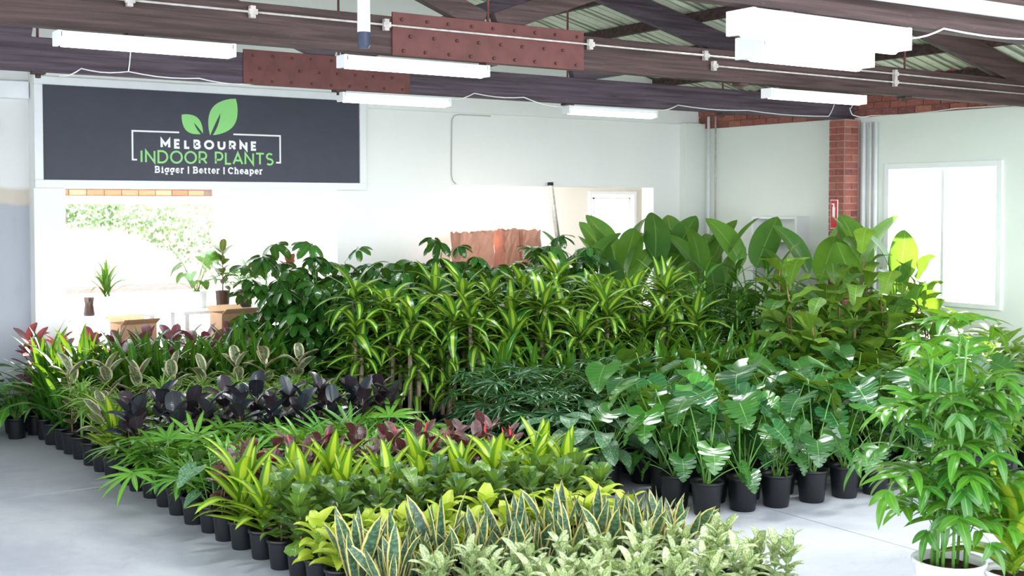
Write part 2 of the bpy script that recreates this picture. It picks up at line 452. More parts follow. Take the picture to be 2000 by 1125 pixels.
reg('greendrac', lambda mb, i, r: blade(mb, 0.32 + 0.02 * i, 0.064, 'lance', 8, 0, 0.7 + 0.35 * i, 1.1, 0.2, 0.02, 2.5), L_strap, 4)
reg('ruby', lambda mb, i, r: blade(mb, 0.13 + 0.008 * i, 0.070, 'oval', 6, 0, 0.1 + 0.25 * i, 1.3, 0.3), L_ruby, 4)
reg('black', lambda mb, i, r: blade(mb, 0.19 + 0.01 * i, 0.118, 'oval', 7, 0, 0.05 + 0.25 * i, 1.3, 0.28), L_black, 4)
reg('redback', lambda mb, i, r: blade(mb, 0.23 + 0.01 * i, 0.125, 'oval', 7, 0, 0.0 + 0.3 * i, 1.3, 0.25), L_redback, 4)
reg('tineke', lambda mb, i, r: blade(mb, 0.23 + 0.01 * i, 0.12, 'oval', 7, 0, 0.0 + 0.3 * i, 1.3, 0.28), L_tineke, 4)
L_olive = leafmat('olive rubber leaf', (70, 84, 44), (112, 112, 62), mid=(190, 180, 120), midw=0.05, veins=0.1, trans=0.1, rough=0.3)
L_copper = leafmat('coppery rubber leaf', (150, 84, 66), (190, 116, 92), mid=(220, 160, 130), midw=0.05, veins=0.1, trans=0.15, tcol=(230, 110, 80), rough=0.35)
reg('olive', lambda mb, i, r: blade(mb, 0.21 + 0.01 * i, 0.10, 'oval', 7, 0, 0.1 + 0.25 * i, 1.3, 0.28), L_olive, 4)
reg('copper', lambda mb, i, r: blade(mb, 0.21 + 0.01 * i, 0.095, 'oval', 7, 0, 0.1 + 0.3 * i, 1.3, 0.28), L_copper, 4)
reg('sheath', lambda mb, i, r: blade(mb, 0.09, 0.02, 'lance', 5, 0, 0.1, 1.3, 1.2), plain('pink red leaf sheath', (206, 74, 84), 0.4), 1)
reg('strap', lambda mb, i, r: blade(mb, 0.46 + 0.03 * i, 0.052, 'lance', 8, 0, 0.35 + 0.4 * i, 1.5, 0.3, 0.02, 2), L_strap, 4)
reg('agpale', lambda mb, i, r: blade(mb, 0.13 + 0.008 * i, 0.056, 'egg', 6, 0, 0.4 + 0.25 * i, 1.2, 0.3), L_agpale, 4)

def spider_spray(mb, i, r):
    for k in range(4):
        M = Matrix.Rotation((k - 1.5) * 0.34 + r.uniform(-.1, .1), 4, 'Z') @ Matrix.Rotation(r.uniform(-0.25, 0.25), 4, 'X')
        blade(mb, r.uniform(0.26, 0.40), 0.017, 'grass', 7, 0, r.uniform(1.0, 2.0), 1.5, 0.3, M=M, cols=C3)
reg('spider', spider_spray, L_spider, 5)

def palmate(mat_n, nl, Lp, Ll, Wl):
    def f(mb, i, r):
        pts, a = stalk(Lp * (0.8 + 0.12 * i), 1.25 - 0.12 * i, 0.5 + 0.1 * i)
        mb.tube(pts, 0.003, 4, 1, False)
        T = Matrix.Translation(pts[-1]) @ Matrix.Rotation(a - 0.35, 4, 'X')
        for k in range(nl):
            aa = (k - (nl - 1) / 2) / ((nl - 1) / 2) * 1.75
            M = T @ Matrix.Rotation(-aa, 4, 'Z') @ Matrix.Rotation(r.uniform(-.1, .15), 4, 'X')
            blade(mb, Ll * (1 - 0.18 * abs(aa) / 1.75) * r.uniform(.9, 1.1), Wl, 'strap', 5, 0.1, r.uniform(0.15, 0.65), 1.4, 0.3, M=M, cols=C3)
    return f
reg('rhapis', palmate(0, 8, 0.24, 0.24, 0.030), [L_rhapis, L_stem], 5)
reg('rhapisdark', palmate(0, 8, 0.28, 0.25, 0.032), [L_rhapisdark, L_stem], 5)

def pinnate(Lr, nl, Ll, Wl, kind='lance'):
    def f(mb, i, r):
        pts, a = stalk(Lr * (0.85 + 0.1 * i), 1.2 - 0.1 * i, 1.1 + 0.15 * i, 9)
        mb.tube(pts, [0.005 - 0.0004 * k for k in range(len(pts))], 4, 1, False)
        for k in range(nl):
            tt = 0.3 + 0.68 * k / (nl - 1)
            fi = tt * (len(pts) - 1); j = min(int(fi), len(pts) - 2); p = pts[j].lerp(pts[j + 1], fi - j)
            d = (pts[j + 1] - pts[j]).normalized(); el = math.atan2(d.z, d.y)
            for sd in (-1, 1):
                M = Matrix.Translation(p) @ Matrix.Rotation(el, 4, 'X') @ Matrix.Rotation(-sd * r.uniform(0.75, 1.05), 4, 'Z') @ Matrix.Rotation(r.uniform(0.0, 0.25), 4, 'X')
                blade(mb, Ll * (1.1 - 0.45 * abs(tt - 0.55) / 0.45) * r.uniform(.9, 1.1), Wl, kind, 5, 0.1, r.uniform(0.5, 1.1), 1.3, 0.25, M=M, cols=C3)
        M = Matrix.Translation(pts[-1]) @ Matrix.Rotation(a, 4, 'X')
        blade(mb, Ll * 0.9, Wl, kind, 5, 0, 0.6, 1.3, 0.25, M=M, cols=C3)
    return f
reg('areca', pinnate(0.56, 9, 0.24, 0.028), [L_areca, L_stem], 4)
reg('bamboo', pinnate(0.36, 4, 0.21, 0.052), [L_bamboo, L_stem], 5)

def compound(mb, i, r):
    pts, a = stalk(0.20 + 0.02 * i, 0.9 - 0.15 * i, 0.3)
    mb.tube(pts, 0.003, 4, 1, False)
    n = 7
    for k in range(n):
        M = Matrix.Translation(pts[-1]) @ Matrix.Rotation(2 * pi * k / n + 0.3 * i, 4, 'Z') @ Matrix.Rotation(-0.25 + r.uniform(-.25, .2), 4, 'X') @ Matrix.Rotation(r.uniform(-.3, .3), 4, 'Y') @ Matrix.Translation((0, 0.02, 0))
        blade(mb, r.uniform(0.17, 0.22), 0.088, 'oval', 6, 0, r.uniform(0.5, 1.0), 1.2, 0.2, 0.03, 2, M=M, cols=(-1, 0, 1))
reg('scheff', compound, [L_scheff, L_stem], 5)

def petleaf(Lp, el0, droop, Lb, Wb, kind, tilt, nseg=7, back=0.0, notch=None, cols=(-1, -0.5, 0, 0.5, 1), wave=0.03, rad=0.004, cup=0.2, bend=0.6, pleat=0.0):
    def f(mb, i, r):
        pts, a = stalk(Lp * (1 - 0.12 * i), el0 - 0.16 * i, droop + 0.08 * i)
        mb.tube(pts, [rad * (1.3 - 0.1 * k) for k in range(len(pts))], 5, 1, False)
        M = Matrix.Translation(pts[-1]) @ Matrix.Rotation(r.uniform(-.3, .3), 4, 'Y') @ Matrix.Rotation(tilt - 0.35 * i * (1 if tilt > 0.3 else 0.4) + r.uniform(-.15, .15), 4, 'X')
        blade(mb, Lb * (1 - 0.06 * i), Wb * (1 - 0.05 * i), kind, nseg, 0, bend + r.uniform(-.1, .3), 1.3, cup, wave, 2.0, M=M, back=back, notch=notch, cols=cols, pleat=pleat)
    return f
def mnotch(t, s):
    if t < 0.2 or t > 0.9: return 1.0
    ph = ((t - 0.2) * 6.3 + (0.4 if s > 0 else 0)) % 1.0
    return 0.40 if ph < 0.17 else (0.9 if ph < 0.3 or ph > 0.88 else 1.0)
MC = (-1, -0.42, 0, 0.42, 1)
reg('monst', petleaf(0.60, 1.40, 0.28, 0.25, 0.29, 'heart', -0.25, 36, 0.26, mnotch, MC, 0.03, 0.005, 0.12, 0.8), [L_monst, L_stem], 5)
reg('monsmall', petleaf(0.46, 1.38, 0.35, 0.20, 0.21, 'heart', -0.4, 8, 0.22, None, (-1, -0.5, 0, 0.5, 1), 0.04, 0.004, 0.15, 0.7), [L_monst, L_stem], 4)
reg('monstup', petleaf(0.58, 1.45, 0.1, 0.30, 0.30, 'heart', -1.2, 36, 0.2, mnotch, MC, 0.03, 0.005, 0.15, 0.5), [L_monst, L_stem], 3)
reg('agdark', petleaf(0.28, 1.3, 0.4, 0.26, 0.125, 'egg', 0.3, 7, 0.0, None, (-1, -0.5, 0, 0.5, 1), 0.03, 0.004, 0.25, 0.9), [L_agdark, L_stem], 4)
reg('peace', petleaf(0.36, 1.35, 0.35, 0.26, 0.09, 'egg', 0.5, 7, 0.0, None, (-1, -0.5, 0, 0.5, 1), 0.04, 0.003, 0.25, 1.0), [L_strap, L_stem], 4)
reg('bird', petleaf(1.05, 1.50, 0.10, 0.66, 0.31, 'paddle', 1.42, 16, 0.0, None, (-1, -0.5, 0, 0.5, 1), 0.02, 0.009, 0.22, 0.35, 0.0), [L_bird, L_stem], 5)
reg('calad', petleaf(0.34, 1.3, 0.4, 0.22, 0.17, 'heart', -0.2, 8, 0.28, None, (-1, -0.5, 0, 0.5, 1), 0.03, 0.004, 0.2, 0.7), [L_agdark, L_stem], 3)

# ------------------------------------------------------------------ pots and stems (shared meshes)
def pot_mesh(r, h, mat, rim=0.010, taper=0.78, smooth=True):
    mb = MB()
    rb = r * taper
    mb.lathe([(0.0, 0.002), (rb * 0.97, 0.0), (rb, 0.006), (r * 0.965, h - 0.025), (r * 0.97, h - 0.022), (r + rim * .6, h - 0.020), (r + rim * .6, h - 0.002), (r + rim * .3, h), (r - 0.006, h), (r - 0.008, h - 0.03), (rb - 0.004, 0.012), (0, 0.012)], 22)
    return mb.data('pot', mat)
def soil_mesh(r, z):
    mb = MB(); rr = random.Random(3); n = 14; b = 0
    mb.v.append((0, 0, z + 0.008))
    for ring in (0.5, 1.0):
        for k in range(n):
            a = 2 * pi * k / n
            mb.v.append((r * ring * cos(a), r * ring * sin(a), z + rr.uniform(-.004, .006)))
    for k in range(n):
        k2 = (k + 1) % n
        mb.face([0, 1 + k, 1 + k2]); mb.face([1 + k, 1 + n + k, 1 + n + k2, 1 + k2])
    return mb.data('soil', M_soil)
POT = {
    's': (pot_mesh(0.088, 0.185, M_black), soil_mesh(0.080, 0.158), 0.158),
    'm': (pot_mesh(0.098, 0.20, M_black), soil_mesh(0.090, 0.170), 0.170),
    'l': (pot_mesh(0.118, 0.245, M_black), soil_mesh(0.109, 0.205), 0.205),
    'xl': (pot_mesh(0.15, 0.29, M_black), soil_mesh(0.139, 0.25), 0.25),
    'white': (pot_mesh(0.185, 0.36, M_whitepot, 0.012, 0.72), soil_mesh(0.172, 0.31), 0.31),
    'whites': (pot_mesh(0.15, 0.30, M_whitepot, 0.012, 0.72), soil_mesh(0.14, 0.26), 0.26),
    'brown': (pot_mesh(0.085, 0.21, M_brownpot, 0.0, 0.85), soil_mesh(0.075, 0.18), 0.18),
    'whitebox': (pot_mesh(0.12, 0.20, M_whitepot, 0.0, 0.9), soil_mesh(0.11, 0.17), 0.17),
}
def stem_data(h, r0, r1, mat, lean=0.02, n=5, sides=6, name='stem'):
    mb = MB(); pts = []; rr = random.Random(int(h * 1000))
    for i in range(n + 1):
        t = i / n
        pts.append((rr.uniform(-1, 1) * lean * t, rr.uniform(-1, 1) * lean * t, h * t))
    mb.tube(pts, [r0 + (r1 - r0) * i / n for i in range(n + 1)], sides)
    return mb.data(name, mat), pts
STEM = {}
def stem(h, r0=0.006, r1=0.004, mat=None, lean=0.02):
    key = (round(h, 2), r0, (mat or L_stemred).name)
    if key not in STEM: STEM[key] = stem_data(round(h, 2), r0, r1, mat or L_stemred, lean)
    return STEM[key]

def start(name, x, y, pot, z=0.0):
    e = empty(name, (x, y, z), R.uniform(0, 2 * pi))
    pm, sm, sz = POT[pot]
    link('pot', pm, e); link('soil', sm, e)
    return e, sz
def put(e, key, pos, az, el, roll=0.0, sc=1.0, name='leaf', v=None):
    ms = LEAF[key]
    me = ms[v if v is not None else R.randrange(len(ms))]
    return link(name, me, e, pose(pos, az, el, roll, sc))

# each grower: (x, y, h = full height, z = floor level of the pot) -> the plant's Empty
def along(e, key, sz, h, n, sc, stem_r=(0.007, 0.004), el=(0.35, 1.35), lo=0.15, rad=0.0, droop_low=0.0, lean=0.02, mat=None, slen=None):
    """single stem with leaves in a spiral, more upright towards the tip"""
    H = h - sz if slen is None else slen
    me, pts = stem(H, stem_r[0], stem_r[1], mat, lean)
    link('stem', me, e, Matrix.Translation((0, 0, sz)))
    a = R.uniform(0, 6)
    for i in range(n):
        t = lo + (1 - lo) * (i + 0.5) / n
        a += 2.4 + R.uniform(-.25, .25)
        fi = t * (len(pts) - 1); j = min(int(fi), len(pts) - 2)
        p = Vector(pts[j]).lerp(Vector(pts[j + 1]), fi - j) + Vector((0, 0, sz))
        ee = el[0] + (el[1] - el[0]) * t ** 1.5 + R.uniform(-.15, .15)
        put(e, key, p, a, ee, R.uniform(-.25, .25), sc * R.uniform(.85, 1.1))

def g_sans(x, y, h, z=0):
    e, sz = start('snake_plant', x, y, 's', z)
    for i in range(11):
        a = i * 2.4; r = 0.012 + 0.005 * i
        put(e, 'sans', (r * cos(a), r * sin(a), sz - 0.01), a - pi / 2 + R.uniform(-.3, .3), 1.47 - 0.045 * i + R.uniform(-.12, .05), R.uniform(-.9, .9), (h - sz) / 0.38 * R.uniform(.66, 1.08))
    return e
def g_lime(x, y, h, z=0):
    e, sz = start('lime_philodendron', x, y, 's', z)
    along(e, 'lime', sz, h, 18, 1.0, el=(0.15, 1.15), lo=0.05, slen=(h - sz) * 0.62, mat=L_stem); return e
def g_fiddle(x, y, h, z=0):
    e, sz = start('small_fiddle_leaf_fig', x, y, 's', z)
    along(e, 'fiddle', sz, h, 24, 1.0, el=(0.2, 1.3), lo=0.08, slen=(h - sz) * 0.74); return e
def g_drac(x, y, h, z=0):
    e, sz = start('striped_dracaena', x, y, 's', z)
    along(e, 'drac', sz, h, 18, (h - sz) / 0.44, el=(0.5, 1.45), lo=0.03, slen=(h - sz) * 0.42, mat=L_stem); return e
def g_ruby(x, y, h, z=0):
    e, sz = start('burgundy_rubber_plant', x, y, 's', z)
    for k in range(3):
        a0 = 2.1 * k + R.uniform(0, 1); off = Vector((cos(a0), sin(a0), 0)) * 0.045
        H = (h - sz) * R.uniform(.68, .8); me, pts = stem(round(H * 20) / 20, 0.005, 0.003)
        link('stem', me, e, Matrix.Translation(off + Vector((0, 0, sz))))
        for i in range(9):
            t = 0.2 + 0.8 * i / 8
            put(e, 'ruby', off + Vector((0, 0, sz + H * t)), a0 + 2.4 * i, 0.25 + 0.8 * t ** 2 + R.uniform(-.25, .25), R.uniform(-.4, .4), R.uniform(.85, 1.15))
        if R.random() < 0.35: put(e, 'sheath', off + Vector((0, 0, sz + H)), 0, 1.5, 0, 1, 'leaf_sheath')
    return e
def ficus(nm, key, pot, n, sc):
    def g(x, y, h, z=0):
        e, sz = start(nm, x, y, pot, z)
        along(e, key, sz, h, n, sc, (0.008, 0.005), el=(0.2, 1.2), lo=0.12, slen=(h - sz) * 0.80)
        return e
    return g
g_black = ficus('black_rubber_plant', 'black', 's', 17, 1.0)
g_red = ficus('red_rubber_plant', 'redback', 'm', 15, 0.95)
g_olive = ficus('olive_rubber_plant', 'olive', 's', 14, 0.9)
g_copper = ficus('copper_rubber_plant', 'copper', 'm', 30, 0.9)
g_tin = ficus('cream_rubber_plant', 'tineke', 'm', 13, 0.95)
def g_rhapis(x, y, h, z=0):
    e, sz = start('lady_palm', x, y, 'm', z)
    for i in range(20):
        a = 2.4 * i; hh = (h - sz) * (0.3 + 0.7 * (1 - i / 20)) / 0.40
        put(e, 'rhapis', (0.02 * cos(a), 0.02 * sin(a), sz + 0.01), a, R.uniform(-.15, .35), 0, max(0.55, hh * 0.95), 'frond')
    return e
def g_rhapisdark(x, y, h, z=0):
    e, sz = start('dark_lady_palm', x, y, 'l', z)
    for k in range(4):
        a0 = k * 1.6; off = Vector((0.05 * cos(a0), 0.05 * sin(a0), sz)); H = (h - sz) * R.uniform(.4, .62)
        me, pts = stem(round(H * 10) / 10, 0.008, 0.006, L_stemred); link('stem', me, e, Matrix.Translation(off))
        for i in range(10):
            t = 0.2 + 0.8 * i / 9
            put(e, 'rhapisdark', off + Vector((0, 0, H * t)), a0 + 2.4 * i, R.uniform(-.55, .15), 0, R.uniform(.75, 1.0), 'frond')
    return e
def g_spider(x, y, h, z=0):
    e, sz = start('spider_plant', x, y, 'm', z)
    for i in range(20):
        t = i / 20
        put(e, 'spider', (0, 0, sz + 0.1 + (h - sz - 0.38) * R.uniform(.3, 1)), 2.4 * i, 1.25 - 0.9 * t + R.uniform(-.15, .15), 0, R.uniform(.85, 1.05), 'leaf_spray')
    me, pts = stem(round((h - sz - 0.25) * 10) / 10, 0.014, 0.010, L_stem); link('stem', me, e, Matrix.Translation((0, 0, sz)))
    return e
def g_strap(x, y, h, z=0):
    e, sz = start('green_cordyline', x, y, 'm', z)
    for i in range(24):
        a = 2.4 * i; t = i / 24
        put(e, 'strap', (0.02 * cos(a), 0.02 * sin(a), sz + (h - sz) * 0.34 * (1 - t)), a, 1.52 - 0.8 * t + R.uniform(-.1, .1), R.uniform(-.4, .4), (h - sz) * 0.72 / 0.46 * R.uniform(.78, 1.0))
    return e
def g_peace(x, y, h, z=0):
    e, sz = start('peace_lily', x, y, 'm', z)
    for i in range(20):
        a = 2.4 * i
        put(e, 'peace', (0.02 * cos(a), 0.02 * sin(a), sz), a, R.uniform(-.15, .15), 0, (h - sz) / 0.58 * R.uniform(.6, 1.05), v=min(3, i // 5))
    return e
def g_agpale(x, y, h, z=0):
    e, sz = start('cream_aglaonema', x, y, 's', z)
    for k in range(3):
        a0 = k * 2.1; off = Vector((0.045 * cos(a0), 0.045 * sin(a0), sz)); H = (h - sz) * R.uniform(.55, .8)
        me, pts = stem(round(H * 20) / 20, 0.005, 0.004, L_stem); link('stem', me, e, Matrix.Translation(off))
        for i in range(13):
            t = 0.15 + 0.85 * i / 12
            put(e, 'agpale', off + Vector((0, 0, H * t)), a0 + 2.4 * i, 0.3 + 0.95 * t + R.uniform(-.2, .2), R.uniform(-.3, .3), R.uniform(.75, 1.0))
    return e
def petioled(nm, key, pot, n, href, extra=None, lo=0.55):
    def g(x, y, h, z=0):
        e, sz = start(nm, x, y, pot, z)
        nv = len(LEAF[key])
        for i in range(n):
            a = 2.4 * i + R.uniform(-.3, .3); v = min(nv - 1, int(nv * i / n))
            k = key
            if extra and R.random() < extra[1]: k = extra[0]; v = R.randrange(len(LEAF[k]))
            put(e, k, (0.02 * cos(a), 0.02 * sin(a), sz - 0.005), a, R.uniform(-.12, .12), R.uniform(-.08, .08), (h - sz) / href * (lo + (1 - lo) * (1 - i / n)) * R.uniform(.92, 1.06), v=v)
        return e
    return g
g_agdark = petioled('silver_aglaonema', 'agdark', 'l', 24, 0.42)
g_monst = petioled('monstera', 'monst', 'l', 9, 0.62, ('monstup', 0.2), 0.62)
g_monsmall = petioled('young_monstera', 'monsmall', 'l', 12, 0.50, ('monst', 0.15), 0.5)
g_calad = petioled('silver_leaf_philodendron', 'calad', 's', 7, 0.44)
g_bird = petioled('bird_of_paradise', 'bird', 'xl', 11, 1.70, None, 0.66)
CANE_H = {}
def cane_mesh(h):
    k = round(h * 10)
    if k not in CANE_H:
        mb = MB(); H = k / 10; pts = []; rad = []; n = max(6, int(H * 24)); rr = random.Random(k)
        for i in range(n + 1):
            pts.append((0.006 * sin(i * 0.3), 0, H * i / n)); rad.append(0.021 + (0.002 if i % 2 else 0) + rr.uniform(-.001, .001))
        mb.tube(pts, rad, 9); CANE_H[k] = mb.data('cane', L_bark)
    return CANE_H[k]
def rosette(e, key, p, n, sc, el=(0.1, 1.4), up=0.07):
    a = R.uniform(0, 6)
    for i in range(n):
        t = (i + 0.5) / n; a += 2.4
        put(e, key, p + Vector((0, 0, up * t)), a, el[0] + (el[1] - el[0]) * t + R.uniform(-.15, .15), R.uniform(-.3, .3), sc * R.uniform(.8, 1.08))
def g_cane(x, y, h, z=0):
    e, sz = start('mass_cane', x, y, 'l', z)
    for k in range(4):
        a0 = k * 1.7 + 0.5; H = [0.95, 0.72, 0.5, 0.3][k] * (h - sz - 0.26) ; H = round(H * 10) / 10
        off = Vector((0.055 * cos(a0), 0.055 * sin(a0), sz - 0.02))
        link('cane', cane_mesh(H), e, Matrix.Translation(off))
        rosette(e, 'cane', off + Vector((0.0, 0, H - 0.04)), 18, 0.9 if k else 1.05, (-0.15, 1.3), 0.14)
    return e
def g_gdrac(x, y, h, z=0):
    e, sz = start('green_dracaena', x, y, 'l', z)
    for k in range(3):
        a0 = k * 2.1; H = [1.0, 0.78, 0.6][k] * (h - sz - 0.16); off = Vector((0.06 * cos(a0), 0.06 * sin(a0), sz))
        me, pts = stem(round(H * 10) / 10, 0.012, 0.009, L_stem); link('stem', me, e, Matrix.Translation(off))
        a = 0
        for i in range(26):
            t = 0.3 + 0.7 * i / 25; a += 2.4
            put(e, 'greendrac', off + Vector((0, 0, H * t)), a, 0.3 + 1.0 * ((t - .3) / .7) ** 3 + R.uniform(-.15, .15), R.uniform(-.3, .3), R.uniform(.8, 1.1))
    return e
def g_scheff(x, y, h, z=0):
    e, sz = start('umbrella_tree', x, y, 'l', z)
    for k in range(3):
        a0 = k * 2.1; H = [1.0, 0.9, 0.72][k] * (h - sz - 0.12); off = Vector((0.05 * cos(a0), 0.05 * sin(a0), sz))
        me, pts = stem(round(H * 10) / 10, 0.010, 0.005, L_stem, 0.05); link('stem', me, e, Matrix.Translation(off))
        for i in range(14):
            t = 0.15 + 0.85 * i / 13
            j = min(int(t * 5), 4); p = off + Vector(pts[j]).lerp(Vector(pts[j + 1]), t * 5 - j)
            put(e, 'scheff', p, a0 + 2.4 * i, R.uniform(-.35, .25) + (0.3 if t > 0.9 else 0), 0, R.uniform(.85, 1.15))
    return e
def g_fbig(x, y, h, z=0):
    e, sz = start('tall_fiddle_leaf_fig', x, y, 'xl', z)
    for k in range(3):
        a0 = k * 2.1 + R.uniform(0, 1); H = [1.0, 0.8, 0.62][k] * (h - sz - 0.25); off = Vector((0.05 * cos(a0), 0.05 * sin(a0), sz))
        me, pts = stem(round(H * 10) / 10, 0.014, 0.008, L_stemred, 0.05); link('stem', me, e, Matrix.Translation(off))
        for i in range(17):
            t = 0.1 + 0.9 * i / 16
            put(e, 'fiddlebig', off + Vector((0, 0, H * t)), a0 + 2.4 * i, 0.1 + 1.15 * t ** 2.5 + R.uniform(-.2, .2), R.uniform(-.3, .3), R.uniform(.75, 1.05))
    return e
def g_areca(x, y, h, z=0):
    e, sz = start('areca_palm', x, y, 'l', z)
    for i in range(16):
        a = 2.4 * i
        put(e, 'areca', (0.04 * cos(a), 0.04 * sin(a), sz), a, 0.1 - 0.02 * i + R.uniform(-.1, .1), R.uniform(-.2, .2), min(1.9, (h - sz) / 0.56) * (1.0 - 0.03 * i), 'frond')
    return e
# ------------------------------------------------------------------ SETTING
# floor slabs
fl = MB(); fl.box(-6, 20, -1.5, 13.0, -0.20, -0.03); floor = struct(fl.build('floor', plain('dark slab joint', (96, 96, 100), 0.9)))
xs = [-6, 0.5, 3.5, 6.5, 9.5, 12.1]; ys = [-1.5, 3.6, 6.6, 9.6, 13.4]
for i in range(5):
    for j in range(4):
        g = 0.005
        mb = MB(); mb.box(xs[i] + g, xs[i + 1] - g, ys[j] + g, ys[j + 1] - g, -0.10, 0.0)
        o = mb.build('concrete_slab', M_conc, floor)
fa = MB(); fa.box(-2.4, 12.1, 13.4, 17.0, -0.10, -0.002); struct(fa.build('floor_annex', M_conc))
gr = MB(); gr.box(-40, 60, 17.0, 60, -0.12, -0.01); struct(gr.build('ground_driveway', plain('pale driveway concrete', (214, 212, 208), 0.9)))

RX, RY, EAVE, APX, APZ = 12.1, 12.8, 3.80, 4.95, 5.50
def roofz(x): return APZ - abs(x - APX) * 0.24
# back wall (y = 12.8) with two openings, gable above
def wall_xz(name, rects, y0, y1, mat):
    mb = MB()
    for (x0, x1, z0, z1) in rects: mb.box(x0, x1, y0, y1, z0, z1)
    return struct(mb.build(name, mat))
OPL = (3.19, 6.29, 2.41); OPR = (7.86, 11.23, 2.48)
wb = MB(); y0, y1 = 12.8, 13.05
wb.box(2.88, OPL[0], y0, y1, 0, 3.0); wb.box(OPL[0], OPL[1], y0, y1, OPL[2], 3.0); wb.box(OPL[1], OPR[0], y0, y1, 0, 3.0)
wb.box(OPR[0], OPR[1], y0, y1, OPR[2], 3.0); wb.box(OPR[1], RX + .3, y0, y1, 0, 3.0)
Myz = Matrix(((1, 0, 0, 0), (0, 0, -1, 0), (0, 1, 0, 0), (0, 0, 0, 1)))   # local xy -> world xz, local z -> world -y
gab = [(2.88, 3.0), (RX + .3, 3.0), (RX + .3, 3.72), (APX, 5.45), (2.88, 4.95)]
wb.prism(gab, -y1, -y0, Myz)
struct(wb.build('wall_back', M_white))
# thin picture rail seam across the back wall
tm = MB(); tm.box(6.72, 11.75, 12.785, 12.80, 3.385, 3.40); struct(tm.build('trim_1', M_greenwhite))
# left part of the back wall: bare rendered, slightly behind
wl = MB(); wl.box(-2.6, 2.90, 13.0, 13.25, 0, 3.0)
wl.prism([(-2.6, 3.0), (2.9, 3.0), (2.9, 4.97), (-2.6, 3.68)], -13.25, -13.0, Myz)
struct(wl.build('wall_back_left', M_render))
tm = MB(); tm.box(-2.6, 2.87, 12.90, 13.0, 3.32, 3.50); struct(bevel(tm.build('trim_2', M_cover), 0.01))
# corner pilaster
pl = MB(); pl.box(11.72, 12.1, 12.66, 12.80, 0, 3.40); struct(pl.build('wall_back_pilaster', M_greenwhite))
# right wall (x = 12.1) with the window
WY0, WY1, WZ0, WZ1 = 7.90, 9.50, 1.05, 2.74
wr = MB(); X0, X1, ZP = 12.1, 12.35, 3.33
wr.box(X0, X1, -1.5, WY0, 0, ZP); wr.box(X0, X1, WY1, 13.05, 0, ZP); wr.box(X0, X1, WY0, WY1, 0, WZ0); wr.box(X0, X1, WY0, WY1, WZ1, ZP)
wr.box(X0 + 0.03, X1, -1.5, 13.05, ZP, 3.95, 1)
wall_right = struct(wr.build('wall_right', [M_greenwhite, M_mortar]))
# exposed brick courses on top of the right wall: every brick a part
bm_ = MB(); bm_.box(0, 0.055, 0, 0.228, 0, 0.073); brick_me = bm_.data('brick', M_brick, False)
bh_ = MB(); bh_.box(0, 0.055, 0, 0.106, 0, 0.073); brick_half = bh_.data('brick', M_brick, False)
for c in range(6):
    z = ZP + 0.008 + c * 0.086
    y = 2.6 + (0.12 if c % 2 else 0)
    while y < 12.7:
        o = link('brick', brick_me, wall_right, Matrix.Translation((12.085 + R.uniform(-.004, .004), y, z + R.uniform(-.002, .002))))
        y += 0.240
# brick pier under truss two
pier = MB(); pier.box(11.80, 12.12, 9.88, 10.12, 0, 3.30); pier_o = struct(pier.build('wall_right_pier', M_mortar))
bf = MB(); bf.box(0, 0.110, 0, 0.012, 0, 0.074); bm_face = bf.data('brick', M_brick, False)
bs = MB(); bs.box(0, 0.228, 0, 0.012, 0, 0.074); bm_face2 = bs.data('brick', M_brick, False)
for c in range(38):
    z = 0.02 + c * 0.0862
    # face towards -x (seen) and face towards -y
    o1 = 0.0 if c % 2 else 0.0
    if c % 2:
        link('brick', bs.data('brick', M_brick, False) if False else bm_face2, pier_o, Matrix.Translation((11.795, 9.886, z)) @ Matrix.Rotation(pi / 2, 4, 'Z'))
        link('brick', bm_face2, pier_o, Matrix.Translation((11.806, 9.872, z)))
    else:
        for k in range(2):
            link('brick', bm_face, pier_o, Matrix.Translation((11.795, 9.886 + 0.118 * k, z)) @ Matrix.Rotation(pi / 2, 4, 'Z'))
            link('brick', bm_face, pier_o, Matrix.Translation((11.806 + 0.118 * k, 9.872, z)))
# window in the right wall
wn = struct(empty('window_1', (12.1, WY0, WZ0)))
W_, H_ = WY1 - WY0, WZ1 - WZ0
fr = MB()
fr.box(-0.03, 0.12, 0, 0.07, 0, H_); fr.box(-0.03, 0.12, W_ - 0.07, W_, 0, H_); fr.box(-0.03, 0.12, 0.07, W_ - 0.07, H_ - 0.07, H_); fr.box(-0.03, 0.12, 0.07, W_ - 0.07, 0, 0.06)
bevel(fr.build('window_frame', M_cover, wn), 0.005)
mu = MB(); mu.box(0.02, 0.07, W_ / 2 - 0.02, W_ / 2 + 0.02, 0.06, H_ - 0.07); mu.build('mullion', M_cover, wn)
def glassmat():
    t = NT('window glass'); t.t.nodes.remove(t.b)
    tr = t.n('ShaderNodeBsdfTransparent'); gl = t.n('ShaderNodeBsdfGlossy'); gl.inputs['Roughness'].default_value = 0.02
    mx = t.n('ShaderNodeMixShader'); mx.inputs[0].default_value = 0.06
    t.l(tr.outputs[0], mx.inputs[1]); t.l(gl.outputs[0], mx.inputs[2]); t.l(mx.outputs[0], t.out.inputs['Surface']); return t.m
M_glass = glassmat()
for k in range(2):
    pn = MB(); a = 0.07 if k == 0 else W_ / 2 + 0.02; b = W_ / 2 - 0.02 if k == 0 else W_ - 0.07
    pn.box(0.045, 0.049, a, b, 0.06, H_ - 0.07); pn.build('pane', M_glass, wn)
# unseen left wall; its wide roller doorway is added to let more light in
wl2 = MB(); wl2.box(-2.6, -2.3, 9.0, 13.0, 0, 3.6); wl2.box(-2.6, -2.3, 2.5, 9.0, 3.2, 3.6); struct(wl2.build('wall_left', M_white))
